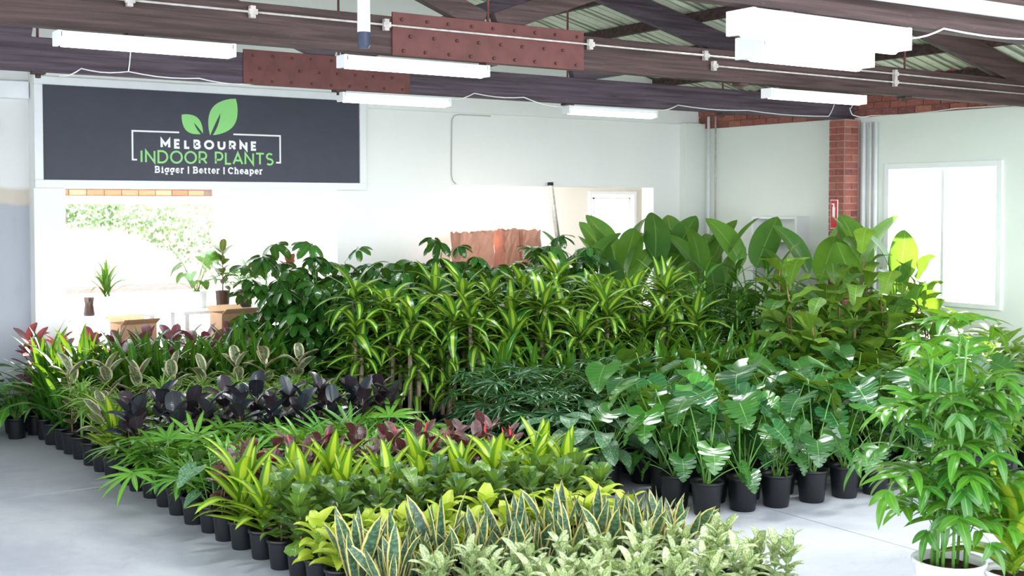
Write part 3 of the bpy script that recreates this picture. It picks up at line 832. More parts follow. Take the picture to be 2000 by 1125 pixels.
# annex behind the back wall
an = MB(); an.box(-2.4, 6.55, 14.8, 17.2, 2.75, 2.85); an.box(10.1, 14.4, 13.05, 15.5, 2.75, 2.85); struct(an.build('ceiling_annex_shade', M_white))  # unseen partial ceilings, placed to shade the brick header and beige room
an = MB()
an.box(6.32, 6.55, 13.05, 17.0, 0, 2.75)
struct(an.build('wall_annex_side', M_white))
hd = MB(); hd.box(-2.4, 6.32, 17.0, 17.2, 2.28, 2.75); hd.box(-2.4, 2.2, 17.0, 17.2, 0, 2.28)
header = struct(hd.build('wall_annex_back', M_mortar))
bo = MB(); bo.box(0, 0.228, 0, 0.03, 0, 0.074); brick_o = bo.data('brick', brickmat('orange brick', [(196, 120, 84), (214, 150, 112), (226, 184, 150), (204, 132, 96)], 0.5), False)
for c in range(4):
    x = 2.6 + (0.12 if c % 2 else 0)
    while x < 6.1:
        link('brick', brick_o, header, Matrix.Translation((x, 16.975, 2.37 + c * 0.086))); x += 0.24
lt = MB(); lt.box(-2.4, 6.32, 16.9, 17.0, 2.25, 2.36); struct(bevel(lt.build('trim_3', M_cover), 0.01))
# right alcove: white return box and beige room with a small window
al = MB(); al.box(6.55, 9.93, 13.7, 13.9, 0, 2.75); struct(al.build('wall_alcove_white', M_white))
WX0, WX1, VZ0, VZ1 = 12.02, 13.02, 1.17, 2.46
al = MB(); yb = 15.3
al.box(9.3, WX0, yb, yb + .2, 0, 2.75); al.box(WX0, WX1, yb, yb + .2, 0, VZ0); al.box(WX0, WX1, yb, yb + .2, VZ1, 2.75); al.box(WX1, 14.2, yb, yb + .2, 0, 2.75)
al.box(14.2, 14.4, 13.05, yb, 0, 2.75)
struct(al.build('wall_alcove_back', M_beige))
af = MB(); af.box(12.1, 14.4, 13.05, 15.5, -0.1, -0.001); struct(af.build('floor_alcove', M_conc))
al = MB(); al.box(12.35, 14.4, 12.9, 13.05, 0, 2.85); struct(al.build('wall_alcove_front', M_white))
wn2 = struct(empty('window_2', (WX0, yb, VZ0))); w2, h2 = WX1 - WX0, VZ1 - VZ0
fr = MB(); fr.box(0, 0.06, -0.04, 0.08, 0, h2); fr.box(w2 - .06, w2, -0.04, 0.08, 0, h2); fr.box(.06, w2 - .06, -0.04, 0.08, h2 - .06, h2); fr.box(-0.03, w2 + .03, -0.06, 0.08, -0.05, 0.03)
bevel(fr.build('window_frame', M_cover, wn2), 0.005)
pn = MB(); pn.box(.06, w2 - .06, 0.03, 0.034, 0.03, h2 - .06); pn.build('pane', M_glass, wn2)
sa = MB()
for (a, b, c, d) in ((.10, .13, .03, h2 - .1), (w2 - .13, w2 - .10, .03, h2 - .1), (.10, w2 - .10, h2 - .13, h2 - .1)): sa.box(a, b, 0.0, 0.028, c, d)
sa.build('window_sash', M_cover, wn2)
# roof lining and purlins
for sd, nm in ((1, 'roof_right'), (-1, 'roof_left')):
    mb = MB(); n = 120; xe = RX + .4 if sd > 0 else -2.8
    yy0, yy1 = 1.2, 13.3
    for i in range(n + 1):
        y = yy0 + (yy1 - yy0) * i / n; dz = 0.014 * (1 if i % 2 else -1)
        for (x, k) in ((APX, 0), (xe, 0)):
            mb.v.append((x, y, roofz(x) + 0.02 + dz)); mb.v.append((x, y, roofz(x) + 0.05 + dz))
    for i in range(n):
        b = 4 * i
        mb.face([b, b + 2, b + 6, b + 4]); mb.face([b + 1, b + 5, b + 7, b + 3])
    struct(mb.build(nm, M_roof))
for k in range(9):
    for sd in (1, -1):
        x = APX + sd * (0.12 + 0.88 * k)
        if x < -2.5: continue
        mb = MB(); z = roofz(x) - 0.045; s = 0.24 * -sd
        mb.box(x - 0.035, x + 0.035, 1.2, 13.0, z - 0.06, z + 0.055)
        struct(mb.build('roof_purlin_beam', M_wood1))

# trusses
TZ0, TZ1 = 3.30, 3.57
def truss(y, wood_m, plate, zoff=0.0):
    e = struct(empty('roof_truss_beam', (0, y, 0)))
    mb = MB(); mb.box(-2.3, 12.1, -0.05, 0.05, TZ0 + zoff, TZ1 + zoff); bevel(mb.build('tie_beam', wood_m, e), 0.006)
    for sd in (1, -1):
        xe = 12.05 if sd > 0 else -2.2
        mb = MB(); mb.bar((APX, 0, roofz(APX) - 0.24), (xe, 0, roofz(xe) - 0.24), 0.09, 0.24); mb.build('rafter', wood_m, e)
        for (xa, za, xb) in ((0.06, TZ1, 2.6), (2.7, TZ1, 4.9)):
            mb = MB(); zb = roofz(APX + xb) - 0.34
            mb.bar((APX + sd * xa, 0, za + 0.03), (APX + sd * xb, 0, zb), 0.08, 0.16); mb.build('strut', wood_m, e)
        for xr in (0, 2.65, 4.9):
            if sd < 0 and xr == 0: continue
            mb = MB(); mb.tube([(APX + sd * xr, 0, TZ0 - 0.05), (APX + sd * xr, 0, roofz(APX + xr) - 0.3)], 0.011, 6); mb.build('tie_rod', M_plate, e)
            mb = MB(); mb.box(APX + sd * xr - .05, APX + sd * xr + .05, -.05, .05, TZ0 - 0.02, TZ0); mb.lathe([(0.022, TZ0 - .05), (0.022, TZ0 - .02)], 6, (APX + sd * xr, 0, 0), close=True); mb.build('washer_plate', M_wood1, e)
    x0, x1 = plate
    mb = MB(); mb.box(x0, x1, -0.066, -0.05, TZ0 - 0.005, TZ1 + 0.03); p = bevel(mb.build('splice_plate', M_plate, e), 0.002, 1)
    bm = MB(); bm.lathe([(0.013, 0), (0.013, 0.012), (0.008, 0.016)], 6, close=True); bme = bm.data('bolt', M_bolt, False)
    nb = 9
    for k in range(nb):
        xx = x0 + 0.08 + (x1 - x0 - 0.16) * k / (nb - 1)
        for (dx, zz) in ((0, TZ0 + 0.03), (0, TZ1 - 0.02), (0.07, (TZ0 + TZ1) / 2)):
            if dx and k == nb - 1: continue
            link('bolt', bme, p, Matrix.Translation((xx + dx + R.uniform(-.01, .01), -0.066, zz)) @ Matrix.Rotation(pi / 2, 4, 'X'))
    return e
T1 = truss(7.52, M_wood1, (4.10, 5.81))
T2 = truss(10.03, M_wood2, (4.00, 5.67))
T3 = truss(4.60, M_wood1, (1.2, 2.9))

# ------------------------------------------------------------------ sign
sg = empty('shop_sign', (2.88, 12.80, 2.41))
SW, SH = 3.77, 1.14
tag(sg, 'long charcoal shop sign with green leaf emblem above the left doorway', 'sign')
mb = MB()
mb.box(0, SW, -0.06, 0, 0, 0.085); mb.box(0, SW, -0.06, 0, SH - 0.085, SH); mb.box(0, 0.085, -0.06, 0, 0.085, SH - 0.085); mb.box(SW - 0.085, SW, -0.06, 0, 0.085, SH - 0.085)
bevel(mb.build('frame', M_cover, sg), 0.006)
mb = MB(); mb.box(0.085, SW - 0.085, -0.035, -0.01, 0.085, SH - 0.085); mb.build('panel', plain('charcoal sign face', (62, 62, 76), 0.5, 0.4, 0.03), sg)
M_sw = plain('white sign print', (250, 250, 250), 0.5, 0.3, 0.0); M_sg = plain('green sign print', (152, 222, 134), 0.5, 0.3, 0.0)
def arc(cx, cy, rx, ry, a0, a1, n=10):
    return [(cx + rx * cos(radians(a0 + (a1 - a0) * i / n)), cy + ry * sin(radians(a0 + (a1 - a0) * i / n))) for i in range(n + 1)]
# stroke glyphs, cap height 1: (advance, [polylines])
G = {
    'M': (1.0, [[(0.08, 0), (0.08, 1), (0.5, 0.35), (0.92, 1), (0.92, 0)]]),
    'E': (0.62, [[(0.58, 1), (0.08, 1), (0.08, 0), (0.58, 0)], [(0.08, 0.5), (0.52, 0.5)]]),
    'L': (0.56, [[(0.08, 1), (0.08, 0), (0.54, 0)]]),
    'B': (0.72, [[(0.08, 0), (0.08, 1), (0.38, 1)] + arc(0.38, 0.76, 0.22, 0.24, 90, -90) + [(0.08, 0.52)], [(0.38, 0.52)] + arc(0.40, 0.26, 0.26, 0.26, 90, -90) + [(0.08, 0)]]),
    'O': (1.04, [arc(0.52, 0.5, 0.46, 0.5, 0, 360, 26)]),
    'U': (0.84, [[(0.08, 1), (0.08, 0.38)] + arc(0.42, 0.36, 0.34, 0.36, 180, 360) + [(0.76, 1)]]),
    'R': (0.74, [[(0.08, 0), (0.08, 1), (0.38, 1)] + arc(0.38, 0.69, 0.28, 0.31, 90, -90) + [(0.08, 0.38)], [(0.40, 0.38), (0.68, 0)]]),
    'N': (0.86, [[(0.08, 0), (0.08, 1), (0.78, 0), (0.78, 1)]]),
    'I': (0.24, [[(0.12, 0), (0.12, 1)]]),
    'D': (0.90, [[(0.08, 0), (0.08, 1), (0.36, 1)] + arc(0.36, 0.5, 0.46, 0.5, 90, -90, 14) + [(0.08, 0)]]),
    'P': (0.72, [[(0.08, 0), (0.08, 1), (0.38, 1)] + arc(0.38, 0.67, 0.29, 0.33, 90, -90) + [(0.08, 0.34)]]),
    'A': (0.86, [[(0.03, 0), (0.43, 1), (0.83, 0)], [(0.17, 0.32), (0.69, 0.32)]]),
    'T': (0.76, [[(0.02, 1), (0.74, 1)], [(0.38, 1), (0.38, 0)]]),
    'S': (0.70, [arc(0.36, 0.75, 0.27, 0.25, 40, 250, 12) + arc(0.34, 0.255, 0.29, 0.255, 75, -140, 12)]),
    ' ': (0.34, []),
}
def serif(x, y, w=0.13): return [(x - w, y), (x + w, y)]
GS = {
    'B': (0.80, [[(0.20, 0), (0.20, 1), (0.42, 1)] + arc(0.42, 0.76, 0.20, 0.24, 90, -90) + [(0.2, 0.52)], [(0.42, 0.52)] + arc(0.43, 0.26, 0.24, 0.26, 90, -90) + [(0.2, 0)], [(0.06, 0), (0.3, 0)], [(0.06, 1), (0.3, 1)]]),
    'i': (0.42, [[(0.08, 0.70), (0.22, 0.70), (0.22, 0)], serif(0.22, 0, 0.16), [(0.22, 0.90), (0.22, 1.02)]]),
    'g': (0.66, [arc(0.30, 0.40, 0.20, 0.30, 0, 360, 16), [(0.64, 0.70), (0.50, 0.70), (0.50, -0.08)] + arc(0.30, -0.06, 0.20, 0.22, 0, -150, 8)]),
    'e': (0.62, [[(0.12, 0.38), (0.52, 0.38)] + arc(0.32, 0.36, 0.21, 0.35, 0, 310, 16)]),
    'r': (0.54, [[(0.06, 0.70), (0.18, 0.70), (0.18, 0)], serif(0.18, 0), arc(0.40, 0.44, 0.22, 0.27, 180, 70, 8)]),
    't': (0.46, [[(0.20, 0.92), (0.20, 0.16)] + arc(0.32, 0.15, 0.12, 0.15, 180, 300, 6), [(0.06, 0.70), (0.40, 0.70)]]),
    'C': (0.80, [arc(0.42, 0.5, 0.32, 0.5, 45, 315, 18), [(0.66, 1.0), (0.66, 0.74)]]),
    'h': (0.72, [[(0.06, 1.02), (0.18, 1.02), (0.18, 0)], serif(0.18, 0), arc(0.36, 0.46, 0.18, 0.25, 180, 0, 8) + [(0.54, 0)], serif(0.54, 0)]),
    'a': (0.64, [arc(0.29, 0.20, 0.19, 0.20, 0, 360, 14), arc(0.30, 0.48, 0.18, 0.22, 150, 0, 8) + [(0.48, 0), (0.60, 0)]]),
    'p': (0.70, [[(0.06, 0.70), (0.18, 0.70), (0.18, -0.30)], serif(0.18, -0.30), arc(0.38, 0.36, 0.20, 0.34, 0, 360, 16)]),
    '|': (0.30, [[(0.15, 1.12), (0.15, -0.18)]]),
    ' ': (0.28, []),
}
def ribbon(mb, pts, th, y):
    n = len(pts); closed = n > 3 and abs(pts[0][0] - pts[-1][0]) < 1e-4 and abs(pts[0][1] - pts[-1][1]) < 1e-4
    P = [Vector((p[0], p[1])) for p in pts]; Lf = []; Rt = []
    for i in range(n):
        if closed: a = P[i - 1] if i else P[-2]; c = P[i + 1] if i < n - 1 else P[1]
        else: a = P[max(0, i - 1)]; c = P[min(n - 1, i + 1)]
        d1 = (P[i] - a); d2 = (c - P[i])
        if d1.length < 1e-6: d1 = d2
        if d2.length < 1e-6: d2 = d1
        d1 = d1.normalized(); d2 = d2.normalized(); d = (d1 + d2)
        d = d.normalized() if d.length > 1e-3 else d1
        nn = Vector((-d.y, d.x)); k = 1.0 / max(0.35, nn.dot(Vector((-d1.y, d1.x))))
        ext = Vector((0, 0))
        if not closed and i == 0: ext = -d * th * 0.0
        Lf.append(P[i] + nn * th / 2 * k); Rt.append(P[i] - nn * th / 2 * k)
    b = len(mb.v)
    for i in range(n): mb.v += [(Lf[i].x, y, Lf[i].y), (Rt[i].x, y, Rt[i].y)]
    for i in range(n - 1): mb.face([b + 2 * i, b + 2 * i + 1, b + 2 * i + 3, b + 2 * i + 2])
def text_part(s, font, x0, x1, z, h, th, mat, track, parent, y=-0.0365):
    adv = []; X = 0
    for ch in s: adv.append(X); X += font[ch][0] + track
    X -= track
    sx = (x1 - x0) / X
    q = 0
    lt_ = bpy.data.objects.new('lettering', None); COL.objects.link(lt_); lt_.parent = parent; lt_.location = (x0, y, z)
    for ch, a in zip(s, adv):
        mb = MB()
        for pl_ in font[ch][1]:
            ribbon(mb, [((a + px) * sx, pz * h) for px, pz in pl_], th, -0.00005 * (q % 7)); q += 1
        if mb.f: mb.build('letter', mat, lt_)
    return lt_
# sign face pixel frame: panel spans x 82..701 and y 161..359 of the photo on average
# (u, v): u = fraction along the panel, v = fraction down, read off the photograph
def su(u): return 0.085 + u * (SW - 0.17)
def sv(v): return SH - 0.085 - v * (SH - 0.17)
tag(text_part('MELBOURNE', G, su(0.338), su(0.640), sv(0.625), 0.080, 0.026, M_sw, 0.52, sg), 'white spaced capitals reading MELBOURNE')
tag(text_part('INDOOR PLANTS', G, su(0.275), su(0.697), sv(0.795), 0.122, 0.021, M_sg, 0.16, sg), 'green capitals reading INDOOR PLANTS')
tag(text_part('Bigger | Better | Cheaper', GS, su(0.317), su(0.661), sv(0.905), 0.062, 0.0155, M_sw, 0.06, sg), 'small white slab serif words Bigger Better Cheaper')
mb = MB()
ribbon(mb, [(su(0.394), sv(0.455)), (su(0.253), sv(0.455)), (su(0.253), sv(0.77)), (su(0.266), sv(0.77))], 0.018, -0.0365)
tag(mb.build('border_line', M_sw, sg), 'thin white bracket left of the words')
mb = MB()
ribbon(mb, [(su(0.565), sv(0.455)), (su(0.720), sv(0.455)), (su(0.720), sv(0.77)), (su(0.706), sv(0.77))], 0.018, -0.0365)
tag(mb.build('border_line', M_sw, sg), 'thin white bracket right of the words')
def leaf_poly(p0, p1, bl, br, n=12):
    """leaf outline between base p0 and tip p1, bulging by bl / br"""
    a = Vector(p0); b = Vector(p1); d = b - a; nn = Vector((-d.y, d.x))
    o = []
    for i in range(n + 1):
        t = i / n; o.append(a + d * t + nn * bl * sin(pi * t) ** 0.85)
    for i in range(n - 1, 0, -1):
        t = i / n; o.append(a + d * t - nn * br * sin(pi * t) ** 0.85)
    return [(v.x, v.y) for v in o]
def emblem(outline, cut, nm):
    mb = MB(); b = len(mb.v)
    for p in outline: mb.v.append((p[0], -0.0365, p[1]))
    mb.face(list(range(b, b + len(outline))))
    o = mb.build(nm, M_sg, sg)
    mb = MB()
    for p in cut: mb.v.append((p[0], -0.0375, p[1]))
    mb.face(list(range(len(cut)))); mb.build('leaf_cut', bpy.data.materials['charcoal sign face'], o)
emblem(leaf_poly((su(0.490), sv(0.475)), (su(0.574), sv(0.045)), 0.30, 0.30), leaf_poly((su(0.484), sv(0.54)), (su(0.524), sv(0.22)), 0.02, 0.085), 'leaf_emblem')
emblem(leaf_poly((su(0.468), sv(0.46)), (su(0.402), sv(0.255)), 0.32, 0.30), leaf_poly((su(0.478), sv(0.51)), (su(0.440), sv(0.34)), 0.10, 0.02), 'leaf_emblem')

# fire extinguisher sign on the pier
fs = MB(); fs.box(0, 0.012, 0, 0.11, 0, 0.36); 
fe = empty('fire_extinguisher_sign', (11.770, 10.035, 1.94), 0)
fe.rotation_euler = (0, 0, 0)
tag(fe, 'red fire extinguisher sign on the brick pier', 'sign')
mb = MB(); mb.box(-0.005, 0.010, -0.075, 0.035, 0, 0.36); mb.build('panel', M_sw, fe)
mb = MB(); mb.box(-0.007, -0.005, -0.070, 0.030, 0.008, 0.352); mb.build('red_face', plain('safety red', (206, 40, 50), 0.4), fe)
mb = MB(); mb.box(-0.009, -0.007, -0.040, 0.0, 0.14, 0.27); mb.box(-0.009, -0.007, -0.030, -0.010, 0.27, 0.30); mb.box(-0.009, -0.007, -0.03, 0.015, 0.30, 0.315); mb.build('symbol', M_sw, fe)

# ------------------------------------------------------------------ lights on the trusses
def batten(x0, x1, y, z, label, ht=0.075, d=0.13, watt=LAMP_WATT):
    e = empty('strip_light', ((x0 + x1) / 2, y, z)); tag(e, label, 'light', 'fluorescent strip lights under the beams')
    L = (x1 - x0)
    mb = MB(); mb.box(-L / 2, L / 2, -d / 2, d / 2, ht * 0.45, ht); bevel(mb.build('housing', M_cover, e), 0.006)
    mb = MB(); mb.tube([(-L / 2 + 0.02, 0, ht * 0.12), (L / 2 - 0.02, 0, ht * 0.12)], ht * 0.34, 10)
    mb.tube([(-L / 2 + 0.02, -d * .28, ht * 0.22), (L / 2 - 0.02, -d * .28, ht * 0.22)], ht * 0.25, 10); mb.build('tube', M_tube, e, True)
    for sx in (-1, 1):
        mb = MB(); mb.box(sx * L / 2 - 0.015, sx * L / 2 + 0.015, -d * .5, d * .5, -0.01, ht * 1.02); bevel(mb.build('end_cap', M_cover, e), 0.004)
    ld = bpy.data.lights.new('strip_light_glow', 'AREA'); ld.shape = 'RECTANGLE'; ld.size = L * 0.95; ld.size_y = 0.1; ld.energy = watt; ld.color = (0.95, 0.98, 1.0)
    lo = bpy.data.objects.new('glow', ld); COL.objects.link(lo); lo.parent = e; lo.location = (0, 0, -0.05)
    return e
batten(1.82, 2.90, 7.44, 3.20, 'lit strip light nearest the left end of the front beam')
batten(3.70, 4.86, 7.44, 3.19, 'lit strip light under the oxide plate of the front beam, beside hanging pipe')
batten(4.96, 6.10, 10.0, 3.20, 'lit strip light beside the top right corner of the shop sign')
batten(7.57, 8.76, 10.0, 3.20, 'lit strip light on the rear beam above the right opening')
batten(7.85, 9.10, 7.44, 3.19, 'lit strip light on the front beam before the brick pier')
batten(4.60, 5.88, 4.55, 3.15, 'large glaring strip light at upper right, nearest the viewer', 0.12, 0.2, LAMP_WATT * 2)
batten(6.05, 7.2, 5.9, 3.26, 'added strip light standing in for the glow between the two beams at upper right', 0.14, 0.26, LAMP_WATT * 2)  # added lamp in place of the lens glow around the nearest light
_h = bpy.data.objects['strip_light.006']
for sx in (-0.5, 0.5):
    mb = MB(); mb.tube([(sx, 0, 0.13), (sx * 0.9, 0, roofz(_h.location.x + sx) - 3.26 - 0.05)], 0.004, 5); mb.build('hanging_wire', M_galv, _h)

# pipes, conduits and cables
def run(name, pts, r, mat, label, cat, clips=None, n=6):
    e = empty(name, pts[0]); tag(e, label, cat)
    o0 = Vector(pts[0]); mb = MB(); mb.tube([Vector(p) - o0 for p in pts], r, n); mb.build('run', mat, e, True)
    if clips:
        for c in clips:
            mb = MB(); c = Vector(c) - o0
            mb.box(c.x - 0.018, c.x + 0.018, c.y - 0.018, c.y + 0.02, c.z - 0.04, c.z + 0.04); mb.box(c.x - 0.03, c.x + 0.03, c.y - 0.024, c.y + 0.0, c.z - 0.018, c.z + 0.018); mb.build('clip', M_galv, e)
    return e
yb1 = 7.52 - 0.05
pz = lambda x: 3.50 - 0.00 * x
cl = [(x, yb1 - 0.03, 3.50) for x in (2.25, 3.05, 4.04, 5.86, 7.1, 9.6)]
run('steel_conduit', [(2.15, yb1 - 0.035, 3.50), (12.0, yb1 - 0.035, 3.50)], 0.008, M_galv, 'long thin steel conduit clipped along the front beam', 'pipe', cl)
run('steel_conduit', [(7.2, yb1 - 0.035, 3.42), (12.0, yb1 - 0.035, 3.42)], 0.008, M_galv, 'shorter lower steel conduit clipped along the front beam', 'pipe', [(7.2, yb1 - .03, 3.42), (9.6, yb1 - .03, 3.42)])
run('drain_pipe', [(3.40, 6.6, 4.3), (3.43, 6.6, 3.50), (3.43, 6.6, 3.30)], 0.040, M_pvc, 'short white plastic pipe hanging before the front beam', 'pipe', n=16)
o = bpy.data.objects['drain_pipe']
mb = MB(); mb.lathe([(0.046, 3.50 - 4.3), (0.046, 3.56 - 4.3)], 16, (0.03, 0, 0), close=True); mb.build('collar', M_pvc, o)
mb = MB(); mb.lathe([(0.030, 3.20 - 4.3), (0.038, 3.22 - 4.3), (0.038, 3.30 - 4.3)], 16, (0.03, 0, 0), close=True); mb.build('end_cap', plain('navy end cap', (52, 60, 84), 0.4), o)
run('drain_pipe', [(3.4, 4.42, 3.42), (8.6, 4.42, 3.46)], 0.045, M_pvc, 'thick white plastic pipe running along the nearest beam', 'pipe', n=16)
def sag(pts, name, label, r=0.006):
    P = []
    for a, b in zip(pts[:-1], pts[1:]):
        a = Vector(a); b = Vector(b)
        for i in range(5):
            t = i / 5; P.append(a.lerp(b, t) + Vector((0, 0, -0.02 * sin(pi * t))))
    P.append(Vector(pts[-1]))
    clips = None
    return run(name, [tuple(p) for p in P], r, M_cable, label, 'cable')
yb2 = 10.03 - 0.06
sag([(2.45, yb2, 3.27), (2.62, yb2, 3.34), (3.0, yb2, 3.34), (3.6, yb2, 3.32), (4.1, yb2, 3.30)], 'power_cable', 'white cable looped along the rear beam above the shop sign')
sag([(3.0, yb2, 3.34), (3.02, yb2, 3.50), (3.02, yb2, 3.60)], 'power_cable', 'white cable rising from the sign cable to a strip light')
sag([(6.1, yb2, 3.26), (6.4, yb2, 3.34), (7.0, yb2, 3.33), (7.5, yb2, 3.25)], 'power_cable', 'white cable looped between two strip lights on the rear beam')
sag([(8.8, yb2, 3.28), (9.1, yb2, 3.35), (10.2, yb2, 3.34), (11.6, yb2, 3.33), (11.72, yb2, 3.52)], 'power_cable', 'white cable along the rear beam up to the brick pier')
sag([(11.75, 9.80, 3.56), (11.82, 9.77, 3.5), (11.74, 9.76, 3.42), (11.80, 9.76, 3.34), (12.05, 9.7, 3.34), (12.06, 8.5, 3.35), (12.06, 5.5, 3.36)], 'power_cable', 'white cable winding off the pier along the brick courses')
sag([(5.9, 4.53, 3.22), (6.3, 4.53, 3.31), (7.4, 4.53, 3.33), (8.4, 4.53, 3.27)], 'power_cable', 'white cable leaving the glaring nearest strip light')
for k, (dy, r) in enumerate(((9.80, 0.028), (9.70, 0.018), (9.62, 0.026))):
    run('wall_pipe', [(12.06, dy, 0.02), (12.06, dy, 3.26)], r, M_pvc, ['thick white wall pipe touching the brick pier', 'thin white wall pipe between two thicker ones by the pier', 'thick white wall pipe farthest from the brick pier'][k], 'pipe', n=10)
run('wall_pipe', [(12.05, 12.55, 0.02), (12.05, 12.55, 3.5)], 0.022, M_pvc, 'white pipe rising in the far room corner', 'pipe', n=10)
run('wall_pipe', [(12.06, 12.42, 1.8), (12.06, 12.42, 3.5)], 0.012, M_galv, 'thin grey pipe beside the corner pipe', 'pipe', n=8)
P = [(8.45, 12.78, 3.37), (7.96, 12.78, 3.37), (7.90, 12.78, 3.35), (7.87, 12.78, 3.30), (7.86, 12.78, 2.62), (7.88, 12.78, 2.54), (7.93, 12.78, 2.50)]
run('wall_cable', P, 0.006, plain('grey cable', (190, 190, 184), 0.5), 'thin cable drooping down the white wall right of the sign', 'cable')

# ------------------------------------------------------------------ outside and annex things
fence = empty('paling_fence', (-2.5, 32.0, 0)); tag(fence, 'tall paling fence beyond the driveway seen through the doorway', 'fence')
M_fence = plain('sun bleached fence timber', (226, 206, 196), 0.9, 0.2, 0.06, 3)
mb = MB(); x = 0
while x < 22: mb.box(x, x + 0.095, 0, 0.018 + R.uniform(0, .006), 0.05, 1.66 + R.uniform(-.015, .015)); x += 0.103
tag(mb.build('paling', M_fence, fence), kind='stuff')
for z in (0.4, 1.25): mb = MB(); mb.box(0, 22, -0.04, 0, z, z + 0.07); mb.build('rail', M_fence, fence)
for k in range(9): mb = MB(); mb.box(k * 2.6, k * 2.6 + 0.1, -0.1, 0.0, 0, 2.15); mb.build('post', M_fence, fence)
mb = MB()
for k in range(150):
    for sd in (1, -1):
        mb.bar((k * 0.15, 0.0 + 0.01 * sd, 1.68), (k * 0.15 + sd * 0.45, 0.01 * sd, 2.13), 0.03, 0.008, up=(0, 1, 0))
tag(mb.build('trellis', M_fence, fence), kind='stuff')
bed = MB(); bed.box(-2.5, 18, 30.9, 31.9, -0.02, 0.10); struct(bed.build('ground_garden_bed', plain('pink mulch', (176, 128, 122), 0.95)))
iv = MB()
L_ivy = leafmat('ivy leaf', (110, 140, 104), (160, 184, 140), veins=0, trans=0.2)
for k in range(2600):
    x = R.uniform(4.0, 12.2)
    top = 2.4; lo = 1.75 if x < 9.3 else 1.75 - (x - 9.3) * 0.55
    if x < 6: lo = 1.95
    z = R.uniform(lo, top) - abs(R.gauss(0, 0.06)); s = R.uniform(0.07, 0.12)
    iv_M = Matrix.Translation((x, 31.85 - R.uniform(0, .25), z)) @ Euler((R.uniform(-1.9, -.7), R.uniform(-.6, .6), R.uniform(0, 6.3))).to_matrix().to_4x4()
    b = len(iv.v)
    for p in ((0, 0, 0), (s * .5, s * .4, 0), (0, s * 1.2, 0.01), (-s * .5, s * .4, 0)): iv.v.append(tuple(iv_M @ Vector(p)))
    iv.face([b, b + 1, b + 2, b + 3], [(0.5, 0), (1, .4), (.5, 1), (0, .4)])
tag(iv.build('ivy', L_ivy), 'ivy spilling over the far fence top', 'ivy', kind='stuff')

def table(x, y, wd, dp, h, label):
    e = empty('trestle_table', (x, y, 0)); tag(e, label, 'table')
    mb = MB(); mb.box(-wd / 2, wd / 2, -dp / 2, dp / 2, h - 0.04, h); bevel(mb.build('tabletop', M_cover, e), 0.005)
    for sx in (-1, 1):
        for sy in (-1, 1):
            mb = MB(); mb.box(sx * (wd / 2 - .05) - .025, sx * (wd / 2 - .05) + .025, sy * (dp / 2 - .05) - .025, sy * (dp / 2 - .05) + .025, 0, h - 0.04); mb.build('leg', M_cover, e)
    return e
table(3.80, 13.6, 1.0, 0.6, 1.02, 'white table behind the left door jamb carrying a pale pot')
table(5.25, 13.6, 1.3, 0.6, 1.02, 'white table in the doorway carrying two potted plants')
def carton(x, y, z, wd, dp, h, label, rz=0.1):
    e = empty('cardboard_box', (x, y, z), rz); tag(e, label, 'box')
    mb = MB(); t = 0.006
    mb.box(-wd / 2, wd / 2, -dp / 2, dp / 2, 0, t); mb.box(-wd / 2, wd / 2, -dp / 2, -dp / 2 + t, t, h); mb.box(-wd / 2, wd / 2, dp / 2 - t, dp / 2, t, h)
    mb.box(-wd / 2, -wd / 2 + t, -dp / 2, dp / 2, t, h); mb.box(wd / 2 - t, wd / 2, -dp / 2, dp / 2, t, h); mb.build('body', M_card, e)
    for k in (-1, 1):
        mb = MB(); mb.bar((-wd / 2, k * dp / 2, h), (wd / 2, k * dp / 2, h), 0.004, 0.01, up=(0, 0, 1))
        mb.box(-wd / 2, wd / 2, 0, dp * .42, 0, t, 0, Matrix.Translation((0, k * dp / 2, h)) @ Matrix.Rotation(k * 0.5 if k > 0 else pi - 0.5, 4, 'X')); mb.build('flap', M_card, e)
    return e
carton(3.92, 12.95, 0.62, 0.40, 0.3, 0.34, 'open cardboard box behind the red rubber plants, beneath the white pot')
carton(5.05, 12.95, 0.60, 0.42, 0.3, 0.42, 'open cardboard box behind the plants, beside the umbrella trees')
carton(3.92, 12.95, 0.0, 0.44, 0.34, 0.60, 'lower cardboard box supporting the one under the white pot', 0.1)
carton(5.05, 12.95, 0.0, 0.46, 0.34, 0.58, 'lower cardboard box supporting the one by the umbrella trees', 0.1)

# step ladder leaning in the right opening
ld = empty('ladder', (0, 0, 0)); tag(ld, 'slim aluminium ladder leaning inside the right opening', 'ladder')
A = Vector((9.78, 12.72, 0.0)); T = Vector((9.36, 12.72, 2.52))
ld.location = A
for sd in (0, 1):
    off = Vector((0.0, 0.0, 0)) + Vector((0.27, 0.37, 0)) * sd * 0.7
    mb = MB(); mb.bar(off, (T - A) + off, 0.03, 0.07, up=(0, 1, 0.1)); mb.build('rail', M_alu, ld)
for k in range(9):
    p = (T - A) * ((k + 0.6) / 9.2); mb = MB(); mb.tube([p, p + Vector((0.27, 0.37, 0)) * 0.7], 0.016, 8); mb.build('rung', M_alu, ld)
mb = MB(); mb.box(-0.018, 0.018, -0.04, 0.04, -0.03, 0.015, 0, Matrix.Translation(T - A)); mb.build('end_cap', M_black, ld)

